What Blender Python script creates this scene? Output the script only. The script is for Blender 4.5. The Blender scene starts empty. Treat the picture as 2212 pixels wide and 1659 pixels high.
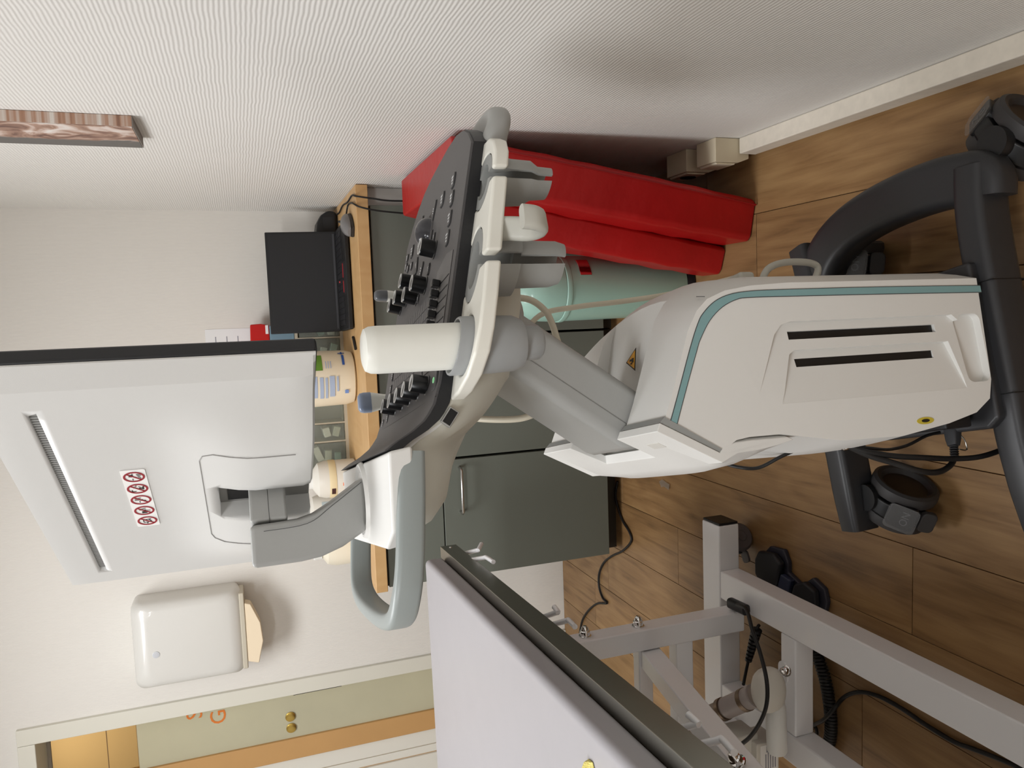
import bpy, bmesh, math, random
from mathutils import Vector, Matrix
random.seed(7)
S = bpy.context.scene
COL = S.collection
V = Vector
R = math.radians
PI = math.pi

# ------------------------------------------------------------------ camera
# the photograph was taken with the phone held upright, so the camera is rolled a quarter turn
F_PX = 1650.0
EYE = V((0, 0, 1.28))
PITCH, ROLL, YAW = math.atan(579 / 1651), math.atan2(315, 4700), math.atan(160.5 / 1750)
_fw = V((-math.sin(YAW) * math.cos(PITCH), math.cos(YAW) * math.cos(PITCH), -math.sin(PITCH)))
_r0 = V((math.cos(YAW), math.sin(YAW), 0)); _u0 = _r0.cross(_fw)
_rt = _r0 * math.cos(ROLL) - _u0 * math.sin(ROLL)
_up = _r0 * math.sin(ROLL) + _u0 * math.cos(ROLL)
cam_d = bpy.data.cameras.new('camera'); cam = bpy.data.objects.new('camera', cam_d); COL.objects.link(cam)
cam_d.sensor_width = 36; cam_d.lens = 36 * F_PX / 2212; cam_d.clip_start = 0.02
m = Matrix.Identity(4)
for i, c in enumerate((-_up, _rt, -_fw)):
    for k in range(3): m[k][i] = c[k]
m.translation = EYE
cam.matrix_world = m
S.camera = cam

# ------------------------------------------------------------------ world, lights, exposure
w = bpy.data.worlds.new('world'); S.world = w; w.use_nodes = True
w.node_tree.nodes['Background'].inputs[0].default_value = (1, 0.98, 0.95, 1)
w.node_tree.nodes['Background'].inputs[1].default_value = 0.3
def area(name, loc, sx, sy, power, rot=(0, 0, 0), col=(0.965, 0.98, 1.0)):
    d = bpy.data.lights.new(name, 'AREA'); d.shape = 'RECTANGLE'; d.size = sx; d.size_y = sy
    d.energy = power; d.color = col
    o = bpy.data.objects.new(name, d); COL.objects.link(o); o.location = loc; o.rotation_euler = rot
    return o
area('ceiling_lamp_bed', (-1.15, 1.6, 2.57), 1.2, 0.6, 32)
area('ceiling_lamp_room', (-1.1, -0.6, 2.57), 1.2, 0.6, 41)
area('hall_lamp', (-2.0, 4.1, 2.5), 0.8, 0.5, 8, col=(1, 0.94, 0.84))
vs = S.view_settings
S.display_settings.display_device = 'sRGB'
vs.view_transform = 'Standard'; vs.look = 'None'; vs.gamma = 1.0; vs.exposure = 0.26; vs.use_curve_mapping = False

# ------------------------------------------------------------------ helpers
def lin(c):
    o = []
    for v in c[:3]:
        v = v / 255.0
        o.append(v / 12.92 if v <= 0.04045 else ((v + 0.055) / 1.055) ** 2.4)
    return (*o, 1.0)
_m = {}
def mat(name, col, rough=0.5, metal=0.0, noise=0.0, nscale=40, bump=0.0, bscale=200, trans=0.0, alpha=1.0, coat=0.0, emit=0.0, ior=1.45):
    if name in _m: return _m[name]
    M = bpy.data.materials.new(name); M.use_nodes = True
    nt = M.node_tree; b = nt.nodes['Principled BSDF']
    b.inputs['Base Color'].default_value = lin(col); b.inputs['Roughness'].default_value = rough
    b.inputs['Metallic'].default_value = metal; b.inputs['Transmission Weight'].default_value = trans
    b.inputs['Alpha'].default_value = alpha; b.inputs['Coat Weight'].default_value = coat; b.inputs['IOR'].default_value = ior
    if emit:
        b.inputs['Emission Color'].default_value = lin(col); b.inputs['Emission Strength'].default_value = emit
    tc = nt.nodes.new('ShaderNodeTexCoord')
    if noise:
        n = nt.nodes.new('ShaderNodeTexNoise'); n.inputs['Scale'].default_value = nscale; n.inputs['Detail'].default_value = 4
        nt.links.new(tc.outputs['Object'], n.inputs['Vector'])
        mx = nt.nodes.new('ShaderNodeMix'); mx.data_type = 'RGBA'
        mx.inputs['A'].default_value = lin([v * (1 - noise) for v in col]); mx.inputs['B'].default_value = lin([min(255, v * (1 + noise)) for v in col])
        nt.links.new(n.outputs['Fac'], mx.inputs['Factor']); nt.links.new(mx.outputs['Result'], b.inputs['Base Color'])
    if bump:
        n2 = nt.nodes.new('ShaderNodeTexNoise'); n2.inputs['Scale'].default_value = bscale; n2.inputs['Detail'].default_value = 3
        nt.links.new(tc.outputs['Object'], n2.inputs['Vector'])
        bp = nt.nodes.new('ShaderNodeBump'); bp.inputs['Strength'].default_value = bump; bp.inputs['Distance'].default_value = 0.002
        nt.links.new(n2.outputs['Fac'], bp.inputs['Height']); nt.links.new(bp.outputs['Normal'], b.inputs['Normal'])
    _m[name] = M
    return M

def hit(x, y, axis, val):
    """point where the line of sight through photo pixel (x, y) meets the plane world[axis] = val"""
    d = _fw + _rt * ((1659 - y) - 829.5) / F_PX - _up * (x - 1106) / F_PX
    t = (val - EYE[axis]) / d[axis]
    return EYE + d * t

def box(bm, lo, hi, M=None):
    xs = [(x, y, z) for x in (lo[0], hi[0]) for y in (lo[1], hi[1]) for z in (lo[2], hi[2])]
    v = [bm.verts.new(M @ V(c) if M else V(c)) for c in xs]
    for f in ((0, 1, 3, 2), (4, 6, 7, 5), (0, 4, 5, 1), (2, 3, 7, 6), (0, 2, 6, 4), (1, 5, 7, 3)):
        bm.faces.new([v[i] for i in f])
    return v
def prism(bm, poly, fn0, fn1=None, cols=1):
    """poly of 2D points; fn(a, b, t) -> 3D, t in 0..1 across the extrusion"""
    fn = fn0
    rings = []
    for k in range(cols + 1):
        t = k / cols
        rings.append([bm.verts.new(fn(a, b, t)) for a, b in poly])
    n = len(poly)
    for k in range(cols):
        for i in range(n):
            j = (i + 1) % n
            bm.faces.new((rings[k][i], rings[k][j], rings[k + 1][j], rings[k + 1][i]))
    bm.faces.new(rings[0][::-1]); bm.faces.new(rings[-1])
def spline(pts, n=8, closed=False):
    pts = [V(p) for p in pts]; out = []; N = len(pts)
    rng = N if closed else N - 1
    for i in range(rng):
        if closed: p0, p1, p2, p3 = pts[(i - 1) % N], pts[i], pts[(i + 1) % N], pts[(i + 2) % N]
        else: p0, p1, p2, p3 = pts[max(i - 1, 0)], pts[i], pts[i + 1], pts[min(i + 2, N - 1)]
        for k in range(n):
            t = k / n
            out.append(0.5 * ((2 * p1) + (p2 - p0) * t + (2 * p0 - 5 * p1 + 4 * p2 - p3) * t * t + (3 * p1 - p0 - 3 * p2 + p3) * t ** 3))
    if not closed: out.append(pts[-1])
    return out
def sweep(bm, pts, section, closed=False, up=V((0, 0, 1)), scale=None, cap=True):
    """section: list of (a, b) in the frame (side, up') of the path"""
    pts = [V(p) for p in pts]; N = len(pts); rings = []
    prev = None
    for i, p in enumerate(pts):
        if closed: t = pts[(i + 1) % N] - pts[(i - 1) % N]
        else: t = pts[min(i + 1, N - 1)] - pts[max(i - 1, 0)]
        t.normalize()
        if up is not None:
            s = t.cross(up)
            if s.length < 1e-4: s = prev if prev else V((1, 0, 0))
            s.normalize()
        else:
            if prev is None:
                a = V((0, 0, 1)) if abs(t.z) < 0.9 else V((1, 0, 0)); s = t.cross(a).normalized()
            else: s = (prev - t * prev.dot(t)).normalized()
        prev = s; u = s.cross(t)
        k = scale(i / (N - 1)) if scale else 1
        rings.append([bm.verts.new(p + s * a * k + u * b * k) for a, b in section])
    n = len(section); M = N if closed else N - 1
    for i in range(M):
        A, B = rings[i], rings[(i + 1) % N]
        for j in range(n):
            bm.faces.new((A[j], A[(j + 1) % n], B[(j + 1) % n], B[j]))
    if not closed and cap:
        bm.faces.new(rings[0][::-1]); bm.faces.new(rings[-1])
def circ(r, n=10): return [(r * math.cos(2 * PI * i / n), r * math.sin(2 * PI * i / n)) for i in range(n)]
def rrect(w, h, r, n=4):
    o = []
    for cx, cy, a0 in ((w / 2 - r, h / 2 - r, 0), (-w / 2 + r, h / 2 - r, 90), (-w / 2 + r, -h / 2 + r, 180), (w / 2 - r, -h / 2 + r, 270)):
        for k in range(n + 1):
            a = R(a0 + 90 * k / n); o.append((cx + r * math.cos(a), cy + r * math.sin(a)))
    return o
def tube(bm, pts, r, seg=10, sm=6, closed=False):
    if sm: pts = spline(pts, sm, closed)
    sweep(bm, pts, circ(r, seg), closed, up=None)
def lathe(bm, prof, M=None, seg=32, arc=2 * PI):
    """prof: list of (r, h), revolved about z, closed if both ends r=0"""
    rings = []
    full = abs(arc - 2 * PI) < 1e-6
    for r, h in prof:
        if r < 1e-6: rings.append([bm.verts.new(M @ V((0, 0, h)) if M else V((0, 0, h)))])
        else:
            rings.append([bm.verts.new((M @ V((r * math.cos(arc * i / seg), r * math.sin(arc * i / seg), h))) if M else V((r * math.cos(arc * i / seg), r * math.sin(arc * i / seg), h))) for i in range(seg + (0 if full else 1))])
    for A, B in zip(rings, rings[1:]):
        n = max(len(A), len(B))
        for i in range(n if full else n - 1):
            j = (i + 1) % n
            if len(A) == 1 and len(B) > 1: bm.faces.new((A[0], B[j], B[i]))
            elif len(B) == 1 and len(A) > 1: bm.faces.new((A[i], A[j], B[0]))
            elif len(A) > 1: bm.faces.new((A[i], A[j], B[j], B[i]))
def axis_m(p, d):
    """matrix putting local z along d at p"""
    d = V(d).normalized(); q = V((0, 0, 1)).rotation_difference(d)
    return Matrix.Translation(V(p)) @ q.to_matrix().to_4x4()
def fix(bm):
    bmesh.ops.recalc_face_normals(bm, faces=bm.faces[:])
def obj(name, bm, material, parent=None, bevel=0, seg=2, subsurf=0, sharp=35, loc=None, rot=None, smooth=True):
    if not isinstance(bm, bpy.types.Mesh):
        fix(bm)
        for f in bm.faces: f.smooth = smooth
        bm.normal_update()
        if smooth:
            for e in bm.edges:
                if len(e.link_faces) == 2 and e.calc_face_angle(0) > R(sharp): e.smooth = False
        me = bpy.data.meshes.new(name); bm.to_mesh(me); bm.free()
    else: me = bm
    me.materials.clear(); me.materials.append(material)
    o = bpy.data.objects.new(name, me); COL.objects.link(o)
    if parent: o.parent = parent
    if loc is not None: o.location = loc
    if rot is not None: o.rotation_euler = rot
    if bevel:
        b = o.modifiers.new('bevel', 'BEVEL'); b.width = bevel; b.segments = seg; b.limit_method = 'ANGLE'; b.angle_limit = R(30); b.harden_normals = True
    if subsurf:
        s = o.modifiers.new('sub', 'SUBSURF'); s.levels = subsurf; s.render_levels = subsurf
    return o
def cut(o, bms):
    """carve the bmesh solids out of object o (before any bevel) and keep the result as plain mesh"""
    for bm in bms:
        fix(bm)
        me = bpy.data.meshes.new('cutter'); bm.to_mesh(me); bm.free()
        c = bpy.data.objects.new('cutter', me); COL.objects.link(c)
        c.matrix_world = Matrix.Identity(4)
        pa = o.parent; o.parent = None
        keep = [(md.type, md.width, md.segments) for md in o.modifiers if md.type == 'BEVEL']
        o.modifiers.clear()
        b = o.modifiers.new('cut', 'BOOLEAN'); b.operation = 'DIFFERENCE'; b.object = c; b.solver = 'EXACT'
        bpy.context.view_layer.update()
        dg = bpy.context.evaluated_depsgraph_get()
        new = bpy.data.meshes.new_from_object(o.evaluated_get(dg))
        o.modifiers.clear(); old = o.data; mt = old.materials[0]; o.data = new
        new.materials.clear(); new.materials.append(mt)
        bpy.data.objects.remove(c); bpy.data.meshes.remove(me)
        o.parent = pa
        for _, wd, sg in keep:
            bb = o.modifiers.new('bevel', 'BEVEL'); bb.width = wd; bb.segments = sg; bb.limit_method = 'ANGLE'; bb.angle_limit = R(30); bb.harden_normals = True
    return o
def empty(name, loc, rz=0):
    o = bpy.data.objects.new(name, None); COL.objects.link(o); o.location = loc; o.rotation_euler = (0, 0, rz)
    o.empty_display_size = 0.05
    return o
def tag(o, label, cat, group=None):
    o['label'] = label; o['category'] = cat
    if group: o['group'] = group
    return o
def struct(o, label=None, cat=None):
    o['kind'] = 'structure'
    if label: o['label'] = label
    if cat: o['category'] = cat
    return o
def part(name, material, parent, fn, **k):
    bm = bmesh.new(); fn(bm); return obj(name, bm, material, parent, **k)
def boxo(name, lo, hi, material, parent=None, bevel=0.0, M=None, **k):
    bm = bmesh.new(); box(bm, lo, hi, M); return obj(name, bm, material, parent, bevel=bevel, **k)
def text_bm(txt, size, depth=0.0004):
    cu = bpy.data.curves.new('lettering', 'FONT'); cu.body = txt; cu.size = size; cu.extrude = depth; cu.align_x = 'CENTER'; cu.align_y = 'CENTER'
    cu.resolution_u = 3
    o = bpy.data.objects.new('lettering', cu); COL.objects.link(o)
    bpy.context.view_layer.update()
    dg = bpy.context.evaluated_depsgraph_get()
    me = bpy.data.meshes.new_from_object(o.evaluated_get(dg))
    bpy.data.objects.remove(o); bpy.data.curves.remove(cu)
    bm = bmesh.new(); bm.from_mesh(me); bpy.data.meshes.remove(me)
    return bm
def lettering(name, txt, size, material, parent, M):
    bm = text_bm(txt, size); bm.transform(M); return obj(name, bm, material, parent, smooth=False)


# ------------------------------------------------------------------ the room
XW, YW, ZC = 0.432, 3.05, 2.6          # right wall, back wall, ceiling
def wood(name, cols, sx=30, sy=2.2, rough=0.42, axis='Y', knots=True):
    M = bpy.data.materials.new(name); M.use_nodes = True; nt = M.node_tree; b = nt.nodes['Principled BSDF']
    N = nt.nodes.new; Lk = nt.links.new
    tc = N('ShaderNodeTexCoord'); oi = N('ShaderNodeObjectInfo')
    sc = N('ShaderNodeMapping'); sc.inputs['Scale'].default_value = (sx, sy, sx) if axis == 'Y' else (sy, sx, sx)
    ad = N('ShaderNodeVectorMath'); ad.operation = 'MULTIPLY_ADD'
    cb = N('ShaderNodeCombineXYZ'); Lk(oi.outputs['Random'], cb.inputs[0]); Lk(oi.outputs['Random'], cb.inputs[1]); Lk(oi.outputs['Random'], cb.inputs[2])
    ad.inputs[1].default_value = (7.3, 31.7, 3.1); Lk(cb.outputs[0], ad.inputs[0]); Lk(tc.outputs['Object'], ad.inputs[2])
    # low-frequency warp gives the cathedral figure
    nw = N('ShaderNodeTexNoise'); nw.inputs['Scale'].default_value = 2.2; nw.inputs['Detail'].default_value = 2
    mw = N('ShaderNodeMapping'); mw.inputs['Scale'].default_value = (3.2, 0.75, 1) if axis == 'Y' else (0.75, 3.2, 1)
    Lk(ad.outputs[0], mw.inputs['Vector']); Lk(mw.outputs[0], nw.inputs['Vector'])
    Lk(ad.outputs[0], sc.inputs['Vector'])
    n1 = N('ShaderNodeTexNoise'); n1.inputs['Scale'].default_value = 1.6; n1.inputs['Detail'].default_value = 7; n1.inputs['Roughness'].default_value = 0.62; n1.inputs['Distortion'].default_value = 0.6
    Lk(sc.outputs[0], n1.inputs['Vector'])
    ml = N('ShaderNodeMath'); ml.operation = 'MULTIPLY'; ml.inputs[1].default_value = 46; Lk(nw.outputs['Fac'], ml.inputs[0])
    sn = N('ShaderNodeMath'); sn.operation = 'SINE'; Lk(ml.outputs[0], sn.inputs[0])
    mm = N('ShaderNodeMath'); mm.operation = 'MULTIPLY_ADD'; mm.inputs[1].default_value = 0.07; Lk(sn.outputs[0], mm.inputs[0]); Lk(n1.outputs['Fac'], mm.inputs[2])
    n3 = N('ShaderNodeTexNoise'); n3.inputs['Scale'].default_value = 3.0; n3.inputs['Detail'].default_value = 3
    Lk(mw.outputs[0], n3.inputs['Vector'])
    m3 = N('ShaderNodeMath'); m3.operation = 'MULTIPLY_ADD'; m3.inputs[1].default_value = 0.35; Lk(n3.outputs['Fac'], m3.inputs[0]); Lk(mm.outputs[0], m3.inputs[2])
    rp = N('ShaderNodeValToRGB'); e = rp.color_ramp.elements
    e[0].position = 0.30; e[0].color = lin(cols[0]); e[1].position = 0.95; e[1].color = lin(cols[2])
    x = e.new(0.62); x.color = lin(cols[1])
    Lk(m3.outputs[0], rp.inputs[0])
    hs = N('ShaderNodeHueSaturation'); mv = N('ShaderNodeMapRange'); mv.inputs['To Min'].default_value = 0.93; mv.inputs['To Max'].default_value = 1.07
    Lk(oi.outputs['Random'], mv.inputs['Value']); Lk(mv.outputs[0], hs.inputs['Value']); Lk(rp.outputs[0], hs.inputs['Color'])
    Lk(hs.outputs[0], b.inputs['Base Color']); b.inputs['Roughness'].default_value = rough
    bp = N('ShaderNodeBump'); bp.inputs['Strength'].default_value = 0.15; bp.inputs['Distance'].default_value = 0.001
    Lk(n1.outputs['Fac'], bp.inputs['Height']); Lk(bp.outputs[0], b.inputs['Normal'])
    return M
FLOORM = wood('oak_plank', [(92, 67, 40), (136, 103, 66), (158, 125, 84)], 26, 2.0)
DESKM = wood('beech_laminate', [(196, 152, 98), (206, 165, 112), (216, 178, 126)], 4, 60, 0.45)
def wallmat(name, col, axis, strength, sc):
    M = mat(name, col, 0.75, noise=0.015, nscale=3)
    nt = M.node_tree; b = nt.nodes['Principled BSDF']
    tc = nt.nodes.new('ShaderNodeTexCoord')
    wv = nt.nodes.new('ShaderNodeTexWave'); wv.bands_direction = axis; wv.inputs['Scale'].default_value = sc
    wv.inputs['Distortion'].default_value = 2.5; wv.inputs['Detail'].default_value = 2; wv.inputs['Detail Scale'].default_value = 0.35
    nt.links.new(tc.outputs['Object'], wv.inputs['Vector'])
    bp = nt.nodes.new('ShaderNodeBump'); bp.inputs['Strength'].default_value = strength; bp.inputs['Distance'].default_value = 0.0016
    nt.links.new(wv.outputs['Fac'], bp.inputs['Height']); nt.links.new(bp.outputs[0], b.inputs['Normal'])
    return M
WALLR = wallmat('ribbed_wallpaper', (226, 223, 218), 'Z', 0.4, 46)
WALLB = wallmat('plain_wallpaper', (228, 224, 217), 'X', 0.18, 60)
CEILM = mat('ceiling_white', (235, 233, 228), 0.8)
WHITEP = mat('white_paint', (226, 222, 212), 0.45, noise=0.02, nscale=30)
DIRTYP = mat('scuffed_white_paint', (222, 214, 200), 0.5, noise=0.05, nscale=55)

floor = struct(boxo('floor', (-3.2, -2, -0.06), (XW, YW, -0.004), mat('plank_joint', (70, 48, 28), 0.7)))
PW = 0.187
seams = {3: [1.372], 4: [1.182], 5: [2.09], 6: [1.317, 2.6], 2: [0.3], 1: [2.15], 0: [0.4, 2.3], -1: [1.9]}
for k in range(-1, 13):
    x1 = 0.246 - PW * k; x0 = x1 - PW
    if k == -1: x0, x1 = 0.246, XW
    if x0 < -3.2: break
    ys = sorted(seams.get(k, []))
    base = ys[0] if ys else (0.35 + 0.53 * k) % 1.3
    cuts = []
    y = base
    while y > -1.0: y -= 1.28
    ends = [y]
    while y < YW + 0.2:
        y += 1.28; ends.append(y)
    for a, b in zip(ends, ends[1:]):
        a, b = max(a, -0.9), min(b, YW - 0.002)
        if b - a < 0.03: continue
        bm = bmesh.new(); g = 0.0007
        box(bm, (x0 + g, a + g, -0.02), (x1 - g, b - g, 0.0))
        obj('plank', bm, FLOORM, floor, bevel=0.0008, seg=1)
boxbm = bmesh.new(); box(boxbm, (XW, -2, -0.06), (XW + 0.1, YW + 0.1, ZC + 0.06))
struct(obj('wall_right', boxbm, WALLR))
bm = bmesh.new()
box(bm, (-1.42, YW, -0.06), (XW, YW + 0.12, ZC)); box(bm, (-2.4, YW, 2.09), (-1.42, YW + 0.12, ZC)); box(bm, (-3.2, YW, -0.06), (-2.4, YW + 0.12, ZC))
struct(obj('wall_back', bm, WALLB))
struct(boxo('wall_left', (-3.3, -2, -0.06), (-3.2, YW + 0.12, ZC), WALLB))
struct(boxo('wall_front', (-3.2, -2.1, -0.06), (XW, -2, ZC), WALLB))
struct(boxo('ceiling', (-3.3, -2.1, ZC), (XW + 0.1, YW + 0.12, ZC + 0.06), CEILM))
# skirting duct along the right wall
base = struct(boxo('baseboard_right', (0.392, -0.6, 0.012), (XW - 0.0005, 1.665, 0.062), DIRTYP, bevel=0.003))
boxo('plinth', (0.398, -0.6, 0.0), (XW - 0.0005, 1.665, 0.0125), mat('duct_plinth_grey', (120, 112, 100), 0.7), base)  # darker strip set back slightly under the duct

# ------------------------------------------------------------------ doorway and hall beyond
d1 = struct(empty('door_1', (-1.45, YW, 0)))
FR = mat('door_frame_paint', (222, 219, 206), 0.4)
bm = bmesh.new(); box(bm, (0, -0.016, 0), (0.06, 0.14, 2.116)); obj('jamb', bm, FR, d1, bevel=0.003)
bm = bmesh.new(); box(bm, (-1.0, -0.016, 2.06), (-0.0005, 0.14, 2.116)); obj('head', bm, FR, d1, bevel=0.003)
bm = bmesh.new(); box(bm, (-1.06, -0.016, 0), (-0.9405, 0.14, 2.0595)); obj('jamb', bm, FR, d1, bevel=0.003)
boxo('strike_plate', (-0.0025, -0.013, 0.985), (0.0, 0.004, 1.172), mat('dark_steel', (84, 82, 78), 0.35, 0.9), d1)
boxo('seal', (-0.94, 0.126, 2.048), (-0.0005, 0.139, 2.0595), mat('grey_seal', (170, 162, 150), 0.6), d1)
TAN = mat('tan_wood', (205, 160, 104), 0.5, noise=0.03, nscale=8)
CREAM = mat('hall_cream', (233, 224, 196), 0.6)
struct(boxo('wall_hall', (-4.6, 4.55, -0.06), (0.5, 4.65, ZC), mat('hall_tan_wall', (204, 178, 140), 0.7)))
struct(boxo('wall_hall_side', (-4.7, 3.18, -0.06), (-4.6, 4.65, ZC), CREAM))
struct(boxo('wall_hall_end', (-1.0, 3.18, -0.06), (-0.9, 4.55, ZC), CREAM))
struct(boxo('floor_hall', (-4.7, YW + 0.002, -0.06), (0.5, 4.65, -0.003), mat('hall_floor', (150, 140, 126), 0.5)))
struct(boxo('ceiling_hall', (-4.7, YW + 0.122, ZC), (0.5, 4.65, ZC + 0.05), CEILM))
d2 = struct(empty('door_2', (-1.8, 3.2, 0)))
boxo('glass_pane', (0.09, 0.0, 1.76), (0.50, 0.010, 2.2), mat('clear_glass', (236, 226, 196), 0.03, trans=1.0, ior=1.1), d2)
boxo('frosted_pane', (0.09, 0.0, 0.02), (0.50, 0.010, 1.758), mat('frosted_glass', (222, 218, 190), 0.42, trans=0.3, ior=1.25, noise=0.05, nscale=4), d2)
boxo('transom_joint', (0.09, -0.0006, 1.862), (0.50, -0.0001, 1.865), mat('joint_brown', (120, 90, 56), 0.6), d2)
boxo('stile', (0.0, -0.012, 0), (0.0895, 0.03, 2.3), TAN, d2, bevel=0.004)
LOCK = mat('brass', (206, 176, 96), 0.25, 1.0)
for x, z in ((0.183, 1.184), (0.134, 1.183)):
    bm = bmesh.new(); lathe(bm, [(0, 0), (0.017, 0), (0.020, -0.002), (0.020, -0.006), (0.014, -0.008), (0, -0.008)], Matrix.Translation((x, 0, z)) @ Matrix.Rotation(R(-90), 4, 'X'), 24)
    obj('lock_disc', bm, LOCK, d2)
ORG = mat('orange_lettering', (226, 128, 52), 0.6)
def door_text(t, x, z, size):
    M = Matrix.Translation((x, -0.001, z)) @ Matrix.Rotation(R(90), 4, 'X')
    lettering('lettering', t, size, ORG, d2, M)
door_text('S', 0.268, 1.545, 0.085); door_text('Gl', 0.250, 1.458, 0.085); door_text('V', 0.305, 1.375, 0.085)
# white cupboard door standing beyond, with grooves and a dark gap
d3 = struct(empty('door_3', (-2.3, 3.24, 0)))
WH = mat('white_lacquer', (240, 238, 228), 0.35)
for a, b, y in ((0.405, 0.499, 0.0), (0.365, 0.400, 0.004), (0.255, 0.360, 0.0), (0.0, 0.235, -0.004)):
    boxo('panel', (a, y, 0.02), (b, y + 0.03, 2.3), WH, d3, bevel=0.004)
boxo('gap_strip', (0.23, 0.012, 0.02), (0.256, 0.02, 2.3), mat('gap_dark', (60, 52, 42), 0.8), d3)
boxo('edge_strip', (0.398, 0.012, 0.02), (0.407, 0.02, 2.3), TAN, d3); boxo('edge_strip', (0.358, 0.012, 0.02), (0.367, 0.02, 2.3), TAN, d3)

# ------------------------------------------------------------------ worktop with cabinets
ZD, YD = 0.916, 2.43
worktop = boxo("worktop", (-0.875, YD, ZD - 0.038), (XW - 0.002, YW - 0.002, ZD), DESKM, bevel=0.002)
tag(worktop, 'beech-coloured worktop along the back wall carrying the laptop', 'worktop')
CABM = mat('grey_green_front', (108, 112, 103), 0.5, noise=0.02, nscale=5)
CABD = mat('cabinet_carcass', (66, 68, 62), 0.6)
STEELB = mat('brushed_steel', (190, 188, 184), 0.28, 1.0)
def cabinet(name, x0, x1, fronts, label, grp):
    t = empty(name, ((x0 + x1) / 2, YD + 0.02, 0)); tag(t, label, 'cabinet', grp)
    hw = (x1 - x0) / 2
    boxo('body', (-hw + 0.001, 0.019, 0.065), (hw - 0.001, 0.58, ZD - 0.039), CABD, t)
    boxo('plinth', (-hw + 0.001, 0.07, 0.0), (hw - 0.001, 0.085, 0.0645), mat('plinth_dark', (52, 44, 34), 0.7), t)
    for kind, z0, z1, hx in fronts:
        f = boxo(kind, (-hw + 0.002, 0.0, z0), (hw - 0.002, 0.0185, z1), CABM, t, bevel=0.0015)
        if hx is not None:
            zc = z1 - 0.056
            bm = bmesh.new(); a, b = hx
            tube(bm, [(a, 0.0, zc), (a, -0.026, zc), (a + 0.006, -0.032, zc), (b - 0.006, -0.032, zc), (b, -0.026, zc), (b, 0.0, zc)], 0.005, 10, 0)
            obj('handle', bm, STEELB, f, sharp=60)
    return t
cabinet('base_cabinet', -0.87, -0.463, [('drawer', 0.677, ZD - 0.046, None), ('door', 0.065, 0.673, (0.022, 0.173))], 'grey-green cabinet under the worktop with drawer and door with steel bar handle', 'cabinets under the worktop')
cabinet('base_cabinet', -0.459, -0.054, [('door', 0.065, ZD - 0.046, None)], 'plain grey-green cabinet front behind the machine column', 'cabinets under the worktop')
cabinet('base_cabinet', -0.050, 0.372, [('door', 0.065, ZD - 0.046, None)], 'plain grey-green cabinet front behind the mint bin beside the dark gap', 'cabinets under the worktop')
boxo('added_gap_panel', (0.213, 0.045, 0.065), (0.270, 0.06, ZD - 0.04), mat('gap_panel_pale', (206, 203, 198), 0.6), bpy.data.objects['base_cabinet.002'])  # pale panel added to lighten the gap; stands in for the wall

# ------------------------------------------------------------------ things on the worktop
BLACKP = mat('black_plastic', (24, 24, 26), 0.45)
SCREEN = mat('dark_screen', (30, 30, 33), 0.3)
lp = empty('laptop', (0.158, 2.715, ZD), R(2)); tag(lp, 'open black laptop with dark screen on the beech worktop', 'laptop')
boxo('base', (-0.18, -0.115, 0.004), (0.18, 0.115, 0.020), BLACKP, lp, bevel=0.004)
kb = boxo('keyboard', (-0.165, -0.045, 0.020), (0.165, 0.095, 0.0212), mat('keyboard_well', (18, 18, 20), 0.6), lp)
bm = bmesh.new()
for r_ in range(6):
    for c_ in range(16):
        x = -0.162 + c_ * 0.0203; y = -0.042 + r_ * 0.0228
        box(bm, (x, y, 0.0212), (x + 0.0165, y + 0.018, 0.0228))
ks = obj('key_caps', bm, mat('key_black', (34, 34, 37), 0.5), kb, smooth=False); ks['kind'] = 'stuff'
boxo('touchpad', (-0.06, -0.108, 0.020), (0.05, -0.052, 0.0206), mat('pad_black', (40, 40, 43), 0.4), lp)
REDK = mat('red_accent', (190, 40, 46), 0.5)
boxo('red_trim', (-0.052, -0.0505, 0.0205), (-0.012, -0.049, 0.0222), REDK, lp); boxo('red_trim', (-0.002, -0.0505, 0.0205), (0.046, -0.049, 0.0222), REDK, lp)
bm = bmesh.new(); lathe(bm, [(0, 0.0228), (0.004, 0.0228), (0.003, 0.0255), (0, 0.0258)], Matrix.Translation((-0.01, 0.028, 0)), 12); obj('pointing_stick', bm, REDK, lp)
ML = Matrix.Translation((0, 0.115, 0.018)) @ Matrix.Rotation(R(-7), 4, 'X')
ld = boxo('lid', (-0.18, 0.0, 0.0), (0.18, 0.009, 0.245), BLACKP, lp, bevel=0.003, M=ML)
boxo('screen_glass', (-0.172, -0.0012, 0.014), (0.172, 0.0, 0.234), SCREEN, ld, M=ML)
boxo('lower_bezel', (-0.17, -0.0022, 0.006), (0.17, -0.0012, 0.0135), mat('bezel_grey', (62, 62, 66), 0.4), ld, M=ML)
bm = bmesh.new(); lathe(bm, [(0, -0.0014), (0.0025, -0.0014), (0.0025, -0.002), (0, -0.002)], ML @ Matrix.Translation((-0.005, 0, 0.239)) @ Matrix.Rotation(R(-90), 4, 'X') , 12); obj('webcam', bm, BLACKP, ld)

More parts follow.
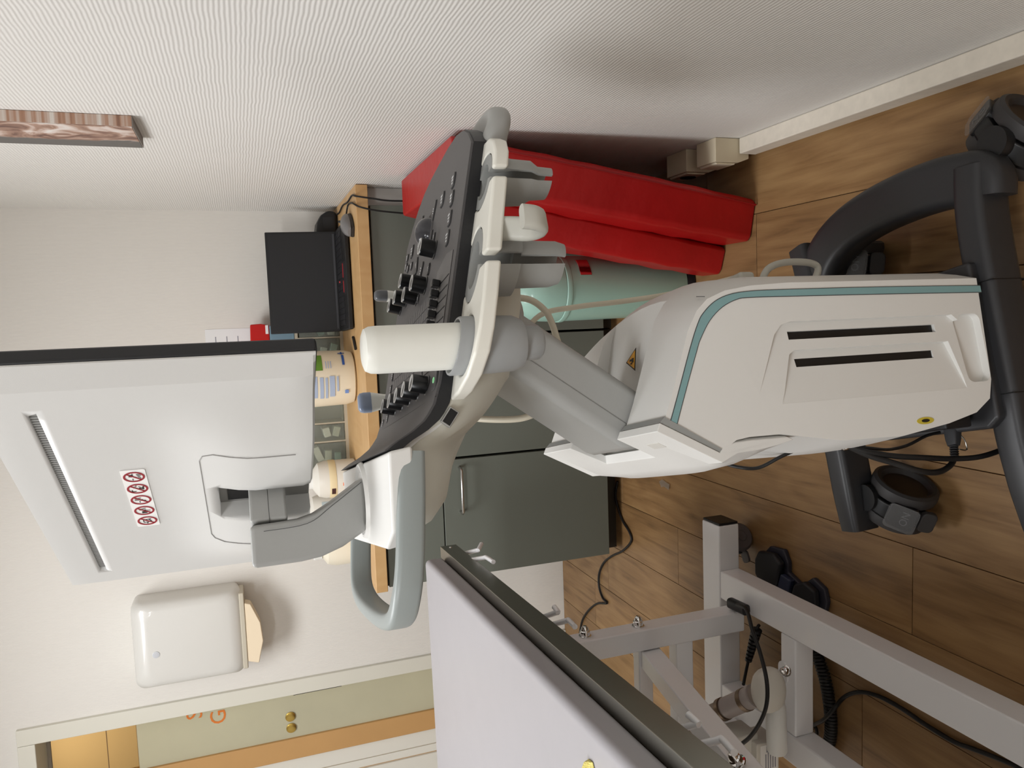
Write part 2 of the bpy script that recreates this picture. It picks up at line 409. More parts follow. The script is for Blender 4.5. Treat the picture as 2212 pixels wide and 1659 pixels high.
ms = empty('computer_mouse', (0.318, 2.535, ZD), R(-30)); tag(ms, 'grey computer mouse beside the laptop at the worktop edge', 'mouse')
def mouse_shell(bm, z0, zs, k):
    rings = []
    for i in range(9):
        t = i / 8; y = -0.055 + 0.11 * t
        wv = 0.032 * (math.sin(PI * min(max(t * 0.86 + 0.07, 0), 1)) ** 0.45) * k
        h = zs * (math.sin(PI * (0.06 + 0.9 * t)) ** 0.6)
        rings.append([bm.verts.new((wv * math.cos(a), y, z0 + h * max(0, math.sin(a)) ** 0.8)) for a in [PI * j / 10 for j in range(11)]])
    for A, B in zip(rings, rings[1:]):
        for j in range(10): bm.faces.new((A[j], A[j + 1], B[j + 1], B[j]))
        bm.faces.new((A[0], B[0], B[10], A[10]))
    bm.faces.new(rings[0]); bm.faces.new(rings[-1][::-1])
part('base', mat('mouse_dark', (46, 40, 36), 0.5), ms, lambda b: mouse_shell(b, 0.002, 0.024, 1.0))
part('shell', mat('mouse_grey', (118, 116, 116), 0.3), ms, lambda b: mouse_shell(b, 0.012, 0.026, 0.93))
bm = bmesh.new(); lathe(bm, [(0, -0.002), (0.006, -0.002), (0.006, 0.002), (0, 0.002)], Matrix.Translation((0, 0.028, 0.036)) @ Matrix.Rotation(R(90), 4, 'Y'), 14); obj('scroll_wheel', bm, BLACKP, ms)

CORD = mat('black_cord', (20, 19, 19), 0.5)
bm = bmesh.new(); tube(bm, [(0.349, 2.585, ZD + 0.012), (0.388, 2.58, ZD + 0.004), (0.383, 2.50, ZD + 0.004), (0.372, 2.44, ZD + 0.006), (0.36, 2.422, ZD - 0.01), (0.349, 2.418, ZD - 0.06), (0.342, 2.42, ZD - 0.14), (0.336, 2.425, ZD - 0.24), (0.33, 2.428, ZD - 0.42)], 0.0028, 8)
tag(obj('mouse_cable', bm, CORD), 'thin black mouse cable hanging over the worktop front edge', 'cable')
bm = bmesh.new(); tube(bm, [(0.40, 2.90, ZD + 0.005), (0.395, 2.80, ZD + 0.005), (0.405, 2.70, ZD + 0.005), (0.398, 2.58, ZD + 0.005), (0.402, 2.47, ZD + 0.005), (0.392, 2.420, ZD - 0.001), (0.385, 2.414, ZD - 0.05), (0.379, 2.416, ZD - 0.12), (0.385, 2.418, ZD - 0.3)], 0.0028, 8)
tag(obj('power_cable', bm, CORD), 'twisted black cable running along the wall over the worktop corner', 'cable')
bd = empty('speaker_dock', (0.37, 2.93, ZD)); tag(bd, 'small black rounded device behind the laptop in the corner', 'speaker')
bm = bmesh.new()
prism(bm, [(-0.05, 0.0), (0.04, 0.0), (0.045, 0.03), (0.028, 0.056), (0.0, 0.072), (-0.04, 0.078), (-0.052, 0.06)], lambda a, b, t: V((a, -0.05 + 0.1 * t, b + 0.004)))
obj('body', bm, BLACKP, bd, bevel=0.012, seg=3)
boxo('foot', (-0.04, -0.035, 0.0), (0.03, 0.035, 0.005), BLACKP, bd); boxo('grille', (-0.035, -0.0515, 0.02), (0.02, -0.0495, 0.055), mat('grille', (38, 38, 40), 0.7), bd)

# drawer organiser with clear drawers
og = empty('drawer_organiser', (-0.28, 2.985, ZD)); tag(og, 'low organiser with clear plastic drawers against the back wall', 'organiser')
OGF = mat('organiser_frame', (190, 180, 160), 0.5); CLEAR = mat('clear_plastic', (222, 228, 218), 0.18, trans=0.82, ior=1.2, alpha=0.75)
xb = [-0.27, -0.185, 0.025, 0.22, 0.27]
boxo('base_rail', (-0.27, -0.06, 0), (0.27, 0.06, 0.012), OGF, og); boxo('top_board', (-0.27, -0.06, 0.165), (0.27, 0.06, 0.175), OGF, og)
xd = [-0.268, -0.16, -0.09, 0.075, 0.232, 0.268]
for x in xd: boxo('divider', (x - 0.003, -0.06, 0.012), (x + 0.003, 0.06, 0.165), OGF, og)
cont = [(120, 150, 140), (196, 196, 180), (226, 222, 212), (176, 200, 190), (200, 204, 196)]
random.seed(3)
for i, (a, b) in enumerate(zip(xd, xd[1:])):
    d = boxo('drawer', (a + 0.004, -0.064, 0.016), (b - 0.004, -0.060, 0.160), CLEAR, og, bevel=0.001)
    for k in range(3 if b - a > 0.08 else 2):
        cx = random.uniform(a + 0.02, b - 0.02); z = 0.03 + 0.036 * k
        wv = min(0.05, (b - a) * 0.33)
        M = Matrix.Translation((cx if b - a > .08 else (a + b) / 2, 0.0, z + 0.012)) @ Matrix.Rotation(R(random.uniform(-25, 25)), 4, 'Y')
        boxo('packet', (-wv * 0.8, -0.052, -0.012), (wv * 0.8, 0.03, 0.014), mat('packet_%d' % ((i + k) % 5), cont[(i + k) % 5], 0.5), d, bevel=0.003, M=M)
bx = boxo('blue_box', (-0.15, 2.94, ZD + 0.1755), (0.004, 3.03, ZD + 0.262), mat('blue_card', (116, 142, 158), 0.6), bevel=0.003); tag(bx, 'grey-blue cardboard box on top of the drawer organiser', 'box')
rp = empty('red_packet', (-0.03, 2.975, ZD + 0.262)); tag(rp, 'shiny red packet on the blue box beside the laptop', 'packet')
bm = bmesh.new(); prism(bm, [(-0.06, 0), (0.036, 0), (0.042, 0.03), (0.04, 0.066), (-0.06, 0.07)], lambda a, b, t: V((a, -0.03 + 0.06 * t, b))); obj('wrapper', bm, mat('red_foil', (190, 24, 22), 0.22), rp, bevel=0.004)
boxo('white_print', (0.004, -0.0312, 0.004), (0.036, -0.030, 0.014), mat('paper_white', (236, 236, 236), 0.6), rp)
PAP = mat('paper_white', (236, 236, 236), 0.6)
pn = empty('wall_notice', (-0.1, YW, 1.32)); tag(pn, 'white paper notice pinned on the back wall above the organiser', 'paper')
boxo('sheet', (-0.1, -0.0015, -0.085), (0.098, -0.0004, 0.082), PAP, pn)
INK = mat('grey_ink', (150, 150, 158), 0.7)
for k in range(9): boxo('print_line', (-0.085, -0.0019, 0.045 - k * 0.013), (0.07 - 0.02 * (k % 3), -0.0016, 0.0485 - k * 0.013), INK, pn)

# tub of wipes
tb = empty('wipes_tub', (-0.185, 2.70, ZD)); tag(tb, 'round cream tub with green and blue printed label on the worktop', 'tub')
TUBM = mat('cream_plastic', (232, 222, 200), 0.4)
bm = bmesh.new(); lathe(bm, [(0, 0), (0.078, 0), (0.088, 0.006), (0.094, 0.03), (0.096, 0.12), (0.097, 0.185), (0.09, 0.195), (0, 0.195)], None, 48); obj('body', bm, TUBM, tb)
bm = bmesh.new(); lathe(bm, [(0, 0.196), (0.098, 0.196), (0.1, 0.2), (0.1, 0.214), (0.094, 0.22), (0, 0.222)], None, 48); obj('lid', bm, mat('tub_lid', (240, 238, 232), 0.35), tb)
def wrap(name, m_, a0, a1, z0, z1, par=tb, r=0.0972):
    bm = bmesh.new(); n = 10
    pr = [(r, z0), (r, z1)]
    A = [bm.verts.new((r * math.sin(R(a0 + (a1 - a0) * i / n)), -r * math.cos(R(a0 + (a1 - a0) * i / n)), z0)) for i in range(n + 1)]
    B = [bm.verts.new((r * math.sin(R(a0 + (a1 - a0) * i / n)), -r * math.cos(R(a0 + (a1 - a0) * i / n)), z1)) for i in range(n + 1)]
    for i in range(n): bm.faces.new((A[i], A[i + 1], B[i + 1], B[i]))
    return obj(name, bm, m_, par)
GRN = mat('label_green', (98, 142, 44), 0.5); BLU = mat('label_blue', (44, 84, 160), 0.5); PBL = mat('label_pale_blue', (168, 182, 206), 0.5)
wrap('label_patch', GRN, 20, 58, 0.112, 0.150)
wrap('print_mark', BLU, 30, 56, 0.038, 0.046); wrap('print_mark', BLU, 61, 64, 0.034, 0.056); wrap('print_mark', BLU, 58, 68, 0.042, 0.047)
for k in range(3): wrap('print_line', PBL, 24, 40, 0.083 + 0.008 * k, 0.086 + 0.008 * k)
for k, (z0, z1, a0, a1) in enumerate(((0.132, 0.145, -38, 8), (0.112, 0.124, -40, 6), (0.098, 0.106, -40, 5), (0.075, 0.092, -36, 8), (0.062, 0.068, -24, 7))): wrap('print_block', PBL, a0, a1, z0, z1)
wrap('print_block', mat('label_mid_blue', (110, 140, 200), 0.5), -30, -22, 0.030, 0.042)
# bottles and jar at the left end of the worktop
def bottle(name, loc, prof, m_, label, seg=32):
    t = empty(name, loc); tag(t, label, 'bottle', 'bottles at the worktop end')
    bm = bmesh.new(); lathe(bm, prof, None, seg); obj('body', bm, m_, t)
    return t
MILK = mat('milky_plastic', (226, 222, 212), 0.35)
b1 = bottle('dispenser_bottle', (-0.552, 2.775, ZD), [(0, 0), (0.06, 0), (0.066, 0.006), (0.067, 0.11), (0.06, 0.135), (0.04, 0.15), (0.03, 0.155), (0, 0.155)], MILK, 'milky white bottle with cream band right behind the monitor arm')
bm = bmesh.new(); lathe(bm, [(0.0675, 0.075), (0.0682, 0.077), (0.0682, 0.098), (0.0675, 0.1)], None, 32); obj('band', bm, mat('cream_band', (234, 218, 178), 0.5), b1)
wrap('print_mark', mat('dark_print', (70, 40, 36), 0.6), -42, -20, 0.080, 0.094, b1, 0.0686); wrap('print_mark', mat('orange_print', (240, 120, 60), 0.5), -14, -4, 0.045, 0.055, b1, 0.0676)
bm = bmesh.new(); lathe(bm, [(0, 0.155), (0.03, 0.155), (0.03, 0.176), (0.024, 0.18), (0, 0.18)], None, 24); obj('cap', bm, mat('cap_white', (240, 240, 236), 0.35), b1)
b2 = bottle('spray_bottle', (-0.69, 2.90, ZD), [(0, 0), (0.056, 0), (0.06, 0.005), (0.06, 0.12), (0.05, 0.15), (0.02, 0.165), (0, 0.165)], MILK, 'white bottle with pale blue label between the two larger bottles')
wrap('label_patch', mat('pale_label', (196, 210, 216), 0.5), -30, 40, 0.05, 0.12, b2, 0.0606)
bm = bmesh.new(); lathe(bm, [(0, 0.165), (0.02, 0.165), (0.02, 0.19), (0, 0.19)], None, 20); obj('cap', bm, mat('cap_white', (240, 240, 236), 0.35), b2)
b3 = bottle('round_jar', (-0.79, 2.76, ZD), [(0, 0), (0.066, 0), (0.073, 0.008), (0.074, 0.09), (0.066, 0.12), (0.045, 0.135), (0.04, 0.14), (0, 0.14)], mat('ivory_plastic', (232, 224, 204), 0.3), 'ivory jar nearest the worktop left end')
wrap('print_mark', mat('dark_print', (70, 40, 36), 0.6), 12, 34, 0.06, 0.075, b3, 0.0745)
bm = bmesh.new(); lathe(bm, [(0, 0.14), (0.046, 0.14), (0.046, 0.165), (0.04, 0.17), (0, 0.17)], None, 24); obj('cap', bm, mat('cap_white', (240, 240, 236), 0.35), b3)
sb = empty('small_carton', (-0.505, 2.66, ZD), R(12)); tag(sb, 'small white carton on the worktop in front of the organiser', 'carton')
boxo('carton', (-0.02, -0.016, 0), (0.02, 0.016, 0.022), PAP, sb, bevel=0.001)
for k in range(4): boxo('print_line', (-0.014, -0.0164, 0.004 + k * 0.004), (0.008, -0.016, 0.006 + k * 0.004), INK, sb)
bm = bmesh.new(); tube(bm, [(-0.045, 2.62, ZD + 0.005), (-0.06, 2.60, ZD + 0.0052), (-0.085, 2.575, ZD + 0.005)], 0.0046, 8, 3)
tag(obj('pen', bm, BLACKP), 'black pen lying on the worktop by the laptop corner', 'pen')

# ------------------------------------------------------------------ paper towel dispenser on the back wall
td = empty('towel_dispenser', (-1.122, YW, 1.335)); tag(td, 'white plastic paper towel dispenser on the back wall above the bed', 'dispenser')
DSP = mat('dispenser_plastic', (214, 212, 206), 0.3, coat=0.3)
bm = bmesh.new()
def disp_ring(y, w_, z0, z1, r):
    return [(a, y, b + (z0 + z1) / 2) for a, b in rrect(w_, z1 - z0, r, 5)]
rings = [disp_ring(-0.0005, 0.312, 0.012, 0.375, 0.02), disp_ring(-0.07, 0.316, 0.0, 0.378, 0.03), disp_ring(-0.105, 0.312, 0.004, 0.374, 0.035), disp_ring(-0.122, 0.29, 0.022, 0.355, 0.04), disp_ring(-0.127, 0.25, 0.05, 0.32, 0.04)]
vr = [[bm.verts.new(p) for p in r_] for r_ in rings]
for A, B in zip(vr, vr[1:]):
    for j in range(len(A)): bm.faces.new((A[j], A[(j + 1) % len(A)], B[(j + 1) % len(A)], B[j]))
bm.faces.new(vr[-1]); bm.faces.new(vr[0][::-1])
obj('cover', bm, DSP, td, sharp=50)
boxo('tray', (-0.145, -0.115, -0.006), (0.145, -0.01, 0.012), mat('dispenser_tray', (196, 188, 170), 0.5), td, bevel=0.004)
bm = bmesh.new(); lathe(bm, [(0, -0.1268), (0.012, -0.1268), (0.012, -0.1285), (0.010, -0.129), (0, -0.129)], Matrix.Translation((-0.03, 0, 0.30)) @ Matrix.Rotation(R(-90), 4, 'X'), 24)
obj('lock', bm, mat('lock_grey', (198, 200, 204), 0.3), td)
bm = bmesh.new()
prism(bm, [(-0.12, -0.006), (0.105, -0.006), (0.1, -0.028), (0.03, -0.058), (-0.04, -0.064), (-0.1, -0.05), (-0.125, -0.045)], lambda a, b, t: V((a, -0.112 + 0.05 * t + (b + 0.006) * 0.45, b)))
obj('paper_towel', bm, mat('brown_towel_paper', (222, 204, 176), 0.8), td, bevel=0.004)

# ------------------------------------------------------------------ canvas picture on the right wall
cv = empty('canvas_picture', (XW, 1.825, 1.458)); tag(cv, 'small canvas print with brown and pink shapes on the right wall', 'picture')
def artmat():
    M = bpy.data.materials.new('canvas_print'); M.use_nodes = True; nt = M.node_tree; b = nt.nodes['Principled BSDF']
    tc = nt.nodes.new('ShaderNodeTexCoord'); n = nt.nodes.new('ShaderNodeTexNoise'); n.inputs['Scale'].default_value = 11; n.inputs['Detail'].default_value = 6; n.inputs['Distortion'].default_value = 1.6
    rp_ = nt.nodes.new('ShaderNodeValToRGB'); e = rp_.color_ramp.elements
    e[0].position = 0.3; e[0].color = lin((84, 62, 58)); e[1].position = 0.75; e[1].color = lin((232, 224, 218))
    for p, c in ((0.40, (132, 100, 86)), (0.48, (172, 140, 122)), (0.56, (214, 196, 186)), (0.66, (226, 220, 214))):
        x = e.new(p); x.color = lin(c)
    nt.links.new(tc.outputs['Object'], n.inputs['Vector']); nt.links.new(n.outputs['Fac'], rp_.inputs[0])
    sp = nt.nodes.new('ShaderNodeSeparateXYZ'); nt.links.new(tc.outputs['Object'], sp.inputs[0])
    ad = nt.nodes.new('ShaderNodeMath'); ad.operation = 'MULTIPLY_ADD'; ad.inputs[1].default_value = 0.12; nt.links.new(n.outputs['Fac'], ad.inputs[0]); nt.links.new(sp.outputs['Y'], ad.inputs[2])
    mr = nt.nodes.new('ShaderNodeMapRange'); mr.inputs['From Min'].default_value = 0.085; mr.inputs['From Max'].default_value = 0.10; nt.links.new(ad.outputs[0], mr.inputs['Value'])
    mx = nt.nodes.new('ShaderNodeMix'); mx.data_type = 'RGBA'; nt.links.new(mr.outputs[0], mx.inputs['Factor']); nt.links.new(rp_.outputs[0], mx.inputs['A']); mx.inputs['B'].default_value = lin((104, 100, 96))
    nt.links.new(mx.outputs['Result'], b.inputs['Base Color'])
    b.inputs['Roughness'].default_value = 0.7
    return M
def stripemat():
    M = bpy.data.materials.new('canvas_edge'); M.use_nodes = True; nt = M.node_tree; b = nt.nodes['Principled BSDF']
    tc = nt.nodes.new('ShaderNodeTexCoord'); mp = nt.nodes.new('ShaderNodeMapping'); mp.inputs['Scale'].default_value = (0.0, 0.0, 60)
    n = nt.nodes.new('ShaderNodeTexNoise'); n.inputs['Scale'].default_value = 1; n.inputs['Detail'].default_value = 5
    rp_ = nt.nodes.new('ShaderNodeValToRGB'); e = rp_.color_ramp.elements
    e[0].position = 0.32; e[0].color = lin((110, 78, 66)); e[1].position = 0.62; e[1].color = lin((222, 214, 206))
    x = e.new(0.45); x.color = lin((176, 136, 112))
    nt.links.new(tc.outputs['Object'], mp.inputs['Vector']); nt.links.new(mp.outputs[0], n.inputs['Vector']); nt.links.new(n.outputs['Fac'], rp_.inputs[0]); nt.links.new(rp_.outputs[0], b.inputs['Base Color'])
    b.inputs['Roughness'].default_value = 0.75
    return M
boxo('canvas_body', (-0.022, -0.094, 0.0), (-0.0005, 0.094, 0.5), stripemat(), cv, bevel=0.001)
boxo('printed_face', (-0.0235, -0.0935, 0.001), (-0.0221, 0.0935, 0.499), artmat(), cv)
boxo('lower_edge_print', (-0.0234, -0.0935, -0.0012), (-0.001, 0.0935, -0.0001), mat('canvas_grey', (140, 134, 128), 0.75), cv)

# ------------------------------------------------------------------ red folded mat leaning on the right wall
RED = mat('red_vinyl', (176, 20, 22), 0.36, bump=0.8, bscale=26, noise=0.06, nscale=6)
fm = empty('folding_mat', (0.23, 1.9, 0)); tag(fm, 'red vinyl folding mat leaning against the right wall by the bin', 'mat')
def slab(name, b0, b1, lean, y0, y1, zt, dyt=0.03):
    bm = bmesh.new()
    n = 14; rings = []
    for i in range(n + 1):
        t = i / n; z = zt * t; k = lean * t
        bul = 0.006 * math.sin(PI * t) + 0.0022 * math.sin(t * 37)
        bx_ = b0 + k - bul; cx = b1 + k + bul * 0.3; ya = y0 + dyt * t - bul; yb = y1 + dyt * t + bul
        ring = [(bx_, ya + 0.012, z), (bx_ + 0.012, ya, z), (cx - 0.012, ya - 0.02, z), (cx, ya - 0.008, z), (cx, yb, z), (bx_, yb, z)]
        rings.append([bm.verts.new(V(p) - V((0.23, 1.9, 0))) for p in ring])
    for A, B in zip(rings, rings[1:]):
        for j in range(6): bm.faces.new((A[j], A[(j + 1) % 6], B[(j + 1) % 6], B[j]))
    bm.faces.new(rings[0][::-1]); bm.faces.new(rings[-1])
    return obj(name, bm, RED, fm, bevel=0.006, seg=2, sharp=40)
slab('mat_panel', 0.178, 0.285, 0.136, 1.70, 2.26, 0.80)
slab('mat_panel', 0.100, 0.176, 0.136, 1.832, 1.925, 0.745, 0.02)
bm = bmesh.new(); tube(bm, [(0.268 - 0.23, 1.676 - 1.9, 0.004), (0.338 - 0.23, 1.690 - 1.9, 0.4), (0.404 - 0.23, 1.706 - 1.9, 0.795)], 0.0028, 6, 6); obj('seam_piping', bm, mat('red_dark', (150, 14, 16), 0.45), fm)
bm = bmesh.new(); sweep(bm, [hit(1005, 291, 1, 1.692) - V((0.23, 1.9, 0)) + V((0.006 * math.cos(2 * PI * k / 12), 0, 0.006 * math.sin(2 * PI * k / 12))) for k in range(12)], circ(0.0018, 6), True, up=None); obj('emblem', bm, PAP, fm)

# ------------------------------------------------------------------ mint bin
bn = empty('waste_bin', (0.079, 2.055, 0)); tag(bn, 'round mint green metal bin between mat and cabinets', 'bin')
MINT = mat('mint_enamel', (166, 204, 190), 0.32, coat=0.3)
bm = bmesh.new(); lathe(bm, [(0, 0.025), (0.088, 0.025), (0.09, 0.03), (0.094, 0.40), (0, 0.40)], None, 56); obj('drum', bm, MINT, bn)
bm = bmesh.new(); lathe(bm, [(0, 0), (0.09, 0), (0.095, 0.004), (0.093, 0.016), (0.0895, 0.026), (0, 0.026)], None, 48); obj('base_ring', bm, BLACKP, bn)
bm = bmesh.new(); lathe(bm, [(0.0942, 0.398), (0.097, 0.40), (0.098, 0.406), (0.097, 0.413), (0.0942, 0.415)], None, 56); obj('rim', bm, MINT, bn)
bm = bmesh.new(); lathe(bm, [(0, 0.416), (0.0945, 0.416), (0.0945, 0.425), (0.092, 0.47), (0.083, 0.51), (0.06, 0.54), (0.03, 0.552), (0, 0.554)], None, 56); obj('lid', bm, MINT, bn)
CHR = mat('chrome', (225, 225, 225), 0.08, 1.0)
def onbin(x, z, r=0.0945): return V((x, -math.sqrt(max(r * r - x * x, 0)), z))
bm = bmesh.new()
n = 10
for z0, z1, dr in ((0.338, 0.374, 0.004),):
    A = [bm.verts.new(onbin(0.033 + 0.045 * i / n, z0, 0.0945 + dr)) for i in range(n + 1)]; B = [bm.verts.new(onbin(0.033 + 0.045 * i / n, z1, 0.0945 + dr)) for i in range(n + 1)]
    C_ = [bm.verts.new(onbin(0.033 + 0.045 * i / n, z0, 0.0935)) for i in range(n + 1)]; D_ = [bm.verts.new(onbin(0.033 + 0.045 * i / n, z1, 0.0935)) for i in range(n + 1)]
    for i in range(n):
        bm.faces.new((A[i], A[i + 1], B[i + 1], B[i])); bm.faces.new((C_[i + 1], C_[i], D_[i], D_[i + 1])); bm.faces.new((A[i + 1], A[i], C_[i], C_[i + 1])); bm.faces.new((B[i], B[i + 1], D_[i + 1], D_[i]))
    bm.faces.new((A[0], B[0], D_[0], C_[0])); bm.faces.new((A[n], C_[n], D_[n], B[n]))
obj('handle_plate', bm, CHR, bn, bevel=0.0015)
bm = bmesh.new(); lathe(bm, [(0, 0), (0.003, 0), (0.002, 0.002), (0, 0.0024)], axis_m(onbin(-0.06, 0.425, 0.095), onbin(-0.06, 0, 0.0945)), 10); obj('rivet', bm, STEELB, bn)

# ------------------------------------------------------------------ beige socket boxes low on the right wall
BEI = mat('beige_plastic', (218, 206, 180), 0.45)
def sockbox(y0, y1, label, hole):
    t = empty('socket_box', (XW, (y0 + y1) / 2, 0.03)); tag(t, label, 'socket', 'socket boxes on the right wall')
    h = (y1 - y0) / 2
    bm = bmesh.new(); prism(bm, [(-0.0005, 0), (-0.05, 0.0), (-0.06, 0.03), (-0.06, 0.1), (-0.0005, 0.1)], lambda a, b, q: V((a, -h + 2 * h * q, b))); obj('housing', bm, BEI, t, bevel=0.002)
    bm = bmesh.new(); prism(bm, [(-0.0605, 0.036), (-0.065, 0.04), (-0.065, 0.092), (-0.0605, 0.096)], lambda a, b, q: V((a, -h + 0.006 + (2 * h - 0.012) * q, b))); c_ = obj('cover', bm, mat('beige_light', (226, 216, 192), 0.4), t, bevel=0.001)
    if hole:
        bm = bmesh.new(); lathe(bm, [(0, 0), (0.02, 0), (0.022, 0.002), (0, 0.0021)], axis_m((-0.0652, 0, 0.064), (-1, 0, 0)), 24); obj('socket_hole', bm, mat('hole_black', (10, 10, 10), 0.8), c_)
sockbox(1.668, 1.752, 'beige socket box at the end of the skirting duct', False)
sockbox(1.80, 1.90, 'beige socket box with round hole half hidden by the red mat', True)

# ------------------------------------------------------------------ ultrasound machine
MO, MA = V((-0.08, 1.08, 0)), R(13)
um = empty('ultrasound_machine', MO, MA); tag(um, 'white and grey ultrasound machine on a black wheeled base seen from its side', 'machine')
_mi = (Matrix.Translation(MO) @ Matrix.Rotation(MA, 4, 'Z')).inverted()
def mhit(x, y, axis, val):
    c = _mi @ EYE
    d = _mi.to_3x3() @ (_fw + _rt * ((1659 - y) - 829.5) / F_PX - _up * (x - 1106) / F_PX)
    return c + d * ((val - c[axis]) / d[axis])
UW = mat('machine_white', (222, 221, 217), 0.42, bump=0.05, bscale=900)
UG = mat('machine_grey', (158, 158, 155), 0.42, bump=0.05, bscale=900)
UG2 = mat('machine_mid_grey', (150, 152, 150), 0.45)
UDK = mat('panel_dark_grey', (76, 74, 74), 0.5, bump=0.06, bscale=1200)
UBK = mat('panel_black', (28, 28, 30), 0.45)
BASEM = mat('base_black', (44, 44, 46), 0.42)
STRIPE = mat('blue_stripe', (128, 164, 166), 0.4)
SEAM = mat('seam_dark', (70, 70, 70), 0.7)
Q0, Q1 = -0.21, 0.19
# ---- column body
outline = [(.07, .19), (.07, .40), (.07, .55), (.067, .613), (.061, .655), (.05, .685), (.034, .704), (.007, .722), (-.074, .758), (-.120, .781), (-.163, .700), (-.150, .686), (-.1425, .672), (-.140, .65), (-.1405, .60), (-.158, .50), (-.161, .39), (-.150, .30), (-.138, .242), (-.119, .21), (-.09, .2)]
def body_fn(a, b, t):
    s = 2 * t - 1; k = 1 - s * s
    dp = 0.05 * k * max(0, min(1, a / 0.06)) * (1 if b < 0.6 else max(0, 1 - (b - 0.6) / 0.25)) if a > 0 else -0.012 * k * max(0, min(1, (-a - 0.1) / 0.04)) * (1 if b < 0.6 else 0)
    return V((a + dp, Q0 + (Q1 - Q0) * t, b))
bm = bmesh.new(); prism(bm, outline, body_fn, cols=12)
body = obj('column_body', bm, UW, um, bevel=0.007, seg=3)
cuts = []
b = bmesh.new(); prism(b, [(-.3, .9), (-.3, .70), (-.13, .725), (-.02, .708), (.05, .688), (.12, .66), (.2, .9)], lambda a, c, t: V((a, -0.10 + 0.175 * t, c))); cuts.append(b)
def wedge(poly, q_front, q_rear, pf, pr):
    b = bmesh.new(); lo = []; hi = []
    for a, c in poly:
        t = min(1, max(0, (a - pr) / (pf - pr)))
        lo.append(b.verts.new((a, q_rear + (q_front - q_rear) * t, c))); hi.append(b.verts.new((a, -0.3, c)))
    n = len(poly)
    for i in range(n): b.faces.new((lo[i], lo[(i + 1) % n], hi[(i + 1) % n], hi[i]))
    b.faces.new(lo[::-1]); b.faces.new(hi)
    bmesh.ops.triangulate(b, faces=b.faces[:])
    return b
cuts.append(wedge([(.014, .256), (.014, .556), (.010, .572), (-.004, .586), (-.085, .625), (-.085, .244), (.002, .242)], -0.2005, -0.2102, .014, -.085))
cuts.append(wedge([(-.026, .266), (-.026, .552), (-.032, .562), (-.1, .59), (-.1, .252)], -0.1955, -0.2098, -.026, -.1))
for p0, p1, z0, z1 in ((-.0105, .0015, .285, .557), (-.0495, -.0375, .295, .549)):
    b = bmesh.new(); box(b, (p0, -0.25, z0), (p1, -0.175, z1)); cuts.append(b)
b = bmesh.new(); prism(b, [(x - 0.039, y + 0.223) for x, y in rrect(0.106, 0.046, 0.012, 4)], lambda a, c, t: V((a, -0.25 + 0.052 * t, c))); cuts.append(b)
cut(body, cuts)
for f in body.data.polygons: f.use_smooth = True
VB = mat('vent_black', (16, 16, 17), 0.5)
for p0, p1, z0, z1 in ((-.0105, .0015, .285, .557), (-.0495, -.0375, .295, .549)):
    boxo('vent_grille', (p0 + .0002, -0.197, z0 + .0005), (p1 - .0002, -0.1755, z1 - .0005), VB, body)
so = [(.058, .186), (.060, .386), (.060, .552), (.059, .614), (.055, .649), (.046, .674), (.031, .694), (.017, .705), (-.015, .722), (-.079, .752), (-.1245, .774)]
si = [(.047, .186), (.049, .388), (.050, .554), (.050, .616), (.048, .638), (.038, .663), (.020, .686), (-.005, .705), (-.022, .714), (-.080, .742), (-.1275, .764)]
so2 = spline([(a, 0, c) for a, c in so], 4); si2 = spline([(a, 0, c) for a, c in si], 4)
bm = bmesh.new()
ra = [[bm.verts.new((p.x, q, p.z)) for p in so2] for q in (-0.2108, -0.2)]; rb = [[bm.verts.new((p.x, q, p.z)) for p in si2] for q in (-0.2108, -0.2)]
for i in range(len(so2) - 1):
    bm.faces.new((ra[0][i], ra[0][i + 1], rb[0][i + 1], rb[0][i])); bm.faces.new((ra[0][i + 1], ra[0][i], ra[1][i], ra[1][i + 1])); bm.faces.new((rb[0][i], rb[0][i + 1], rb[1][i + 1], rb[1][i]))
    bm.faces.new((ra[1][i], rb[1][i], rb[1][i + 1], ra[1][i + 1]))
for i in (0, -1): bm.faces.new((ra[0][i], rb[0][i], rb[1][i], ra[1][i]))
obj('blue_stripe', bm, STRIPE, body)
for pl in (so2, si2):
    bm = bmesh.new(); sweep(bm, [(p.x, -0.2106, p.z) for p in pl], circ(0.0006, 5), up=None); obj('stripe_joint', bm, SEAM, body)
# rear cover with the slot for the arm
def cov_fn(a, b, t):
    s = 2 * t - 1; k = 1 - abs(s) ** 5
    if b < 0.697: a = -.152 + (a + .152) * (0.25 + 0.75 * k)
    if b < 0.6985: return V((a, -0.2096 + 0.399 * t, b))
    return V((a, -0.2125 + 0.405 * t, b))
cpoly = [(-.1215, .7895), (-.170, .700), (-.181, .672), (-.177, .642), (-.162, .606), (-.143, .580), (-.125, .59), (-.122, .65), (-.125, .674), (-.140, .694), (-.1562, .7012), (-.1105, .7835)]
bm = bmesh.new(); prism(bm, cpoly, cov_fn, cols=14)
cov = obj('rear_cover', bm, UW, um, bevel=0.0025, seg=2)
b = bmesh.new(); prism(b, [(-.3, .9), (-.3, .726), (-.16, .732), (-.02, .75), (-.02, .9)], lambda a, c, t: V((a, -0.098 + (0.158 if c < 0.8 else 0.185) * t, c)))
cut(cov, [b])
for f in cov.data.polygons: f.use_smooth = True
for qa, qb in ((-0.2113, -0.099), (0.088, 0.1915)):
    bm = bmesh.new(); prism(bm, [(-.1035, .7752), (-.1104, .7825), (-.1560, .7008), (-.1522, .6965)], lambda a, c, t: V((a, qa + (qb - qa) * t, c))); obj('grey_joint', bm, UG2, cov)
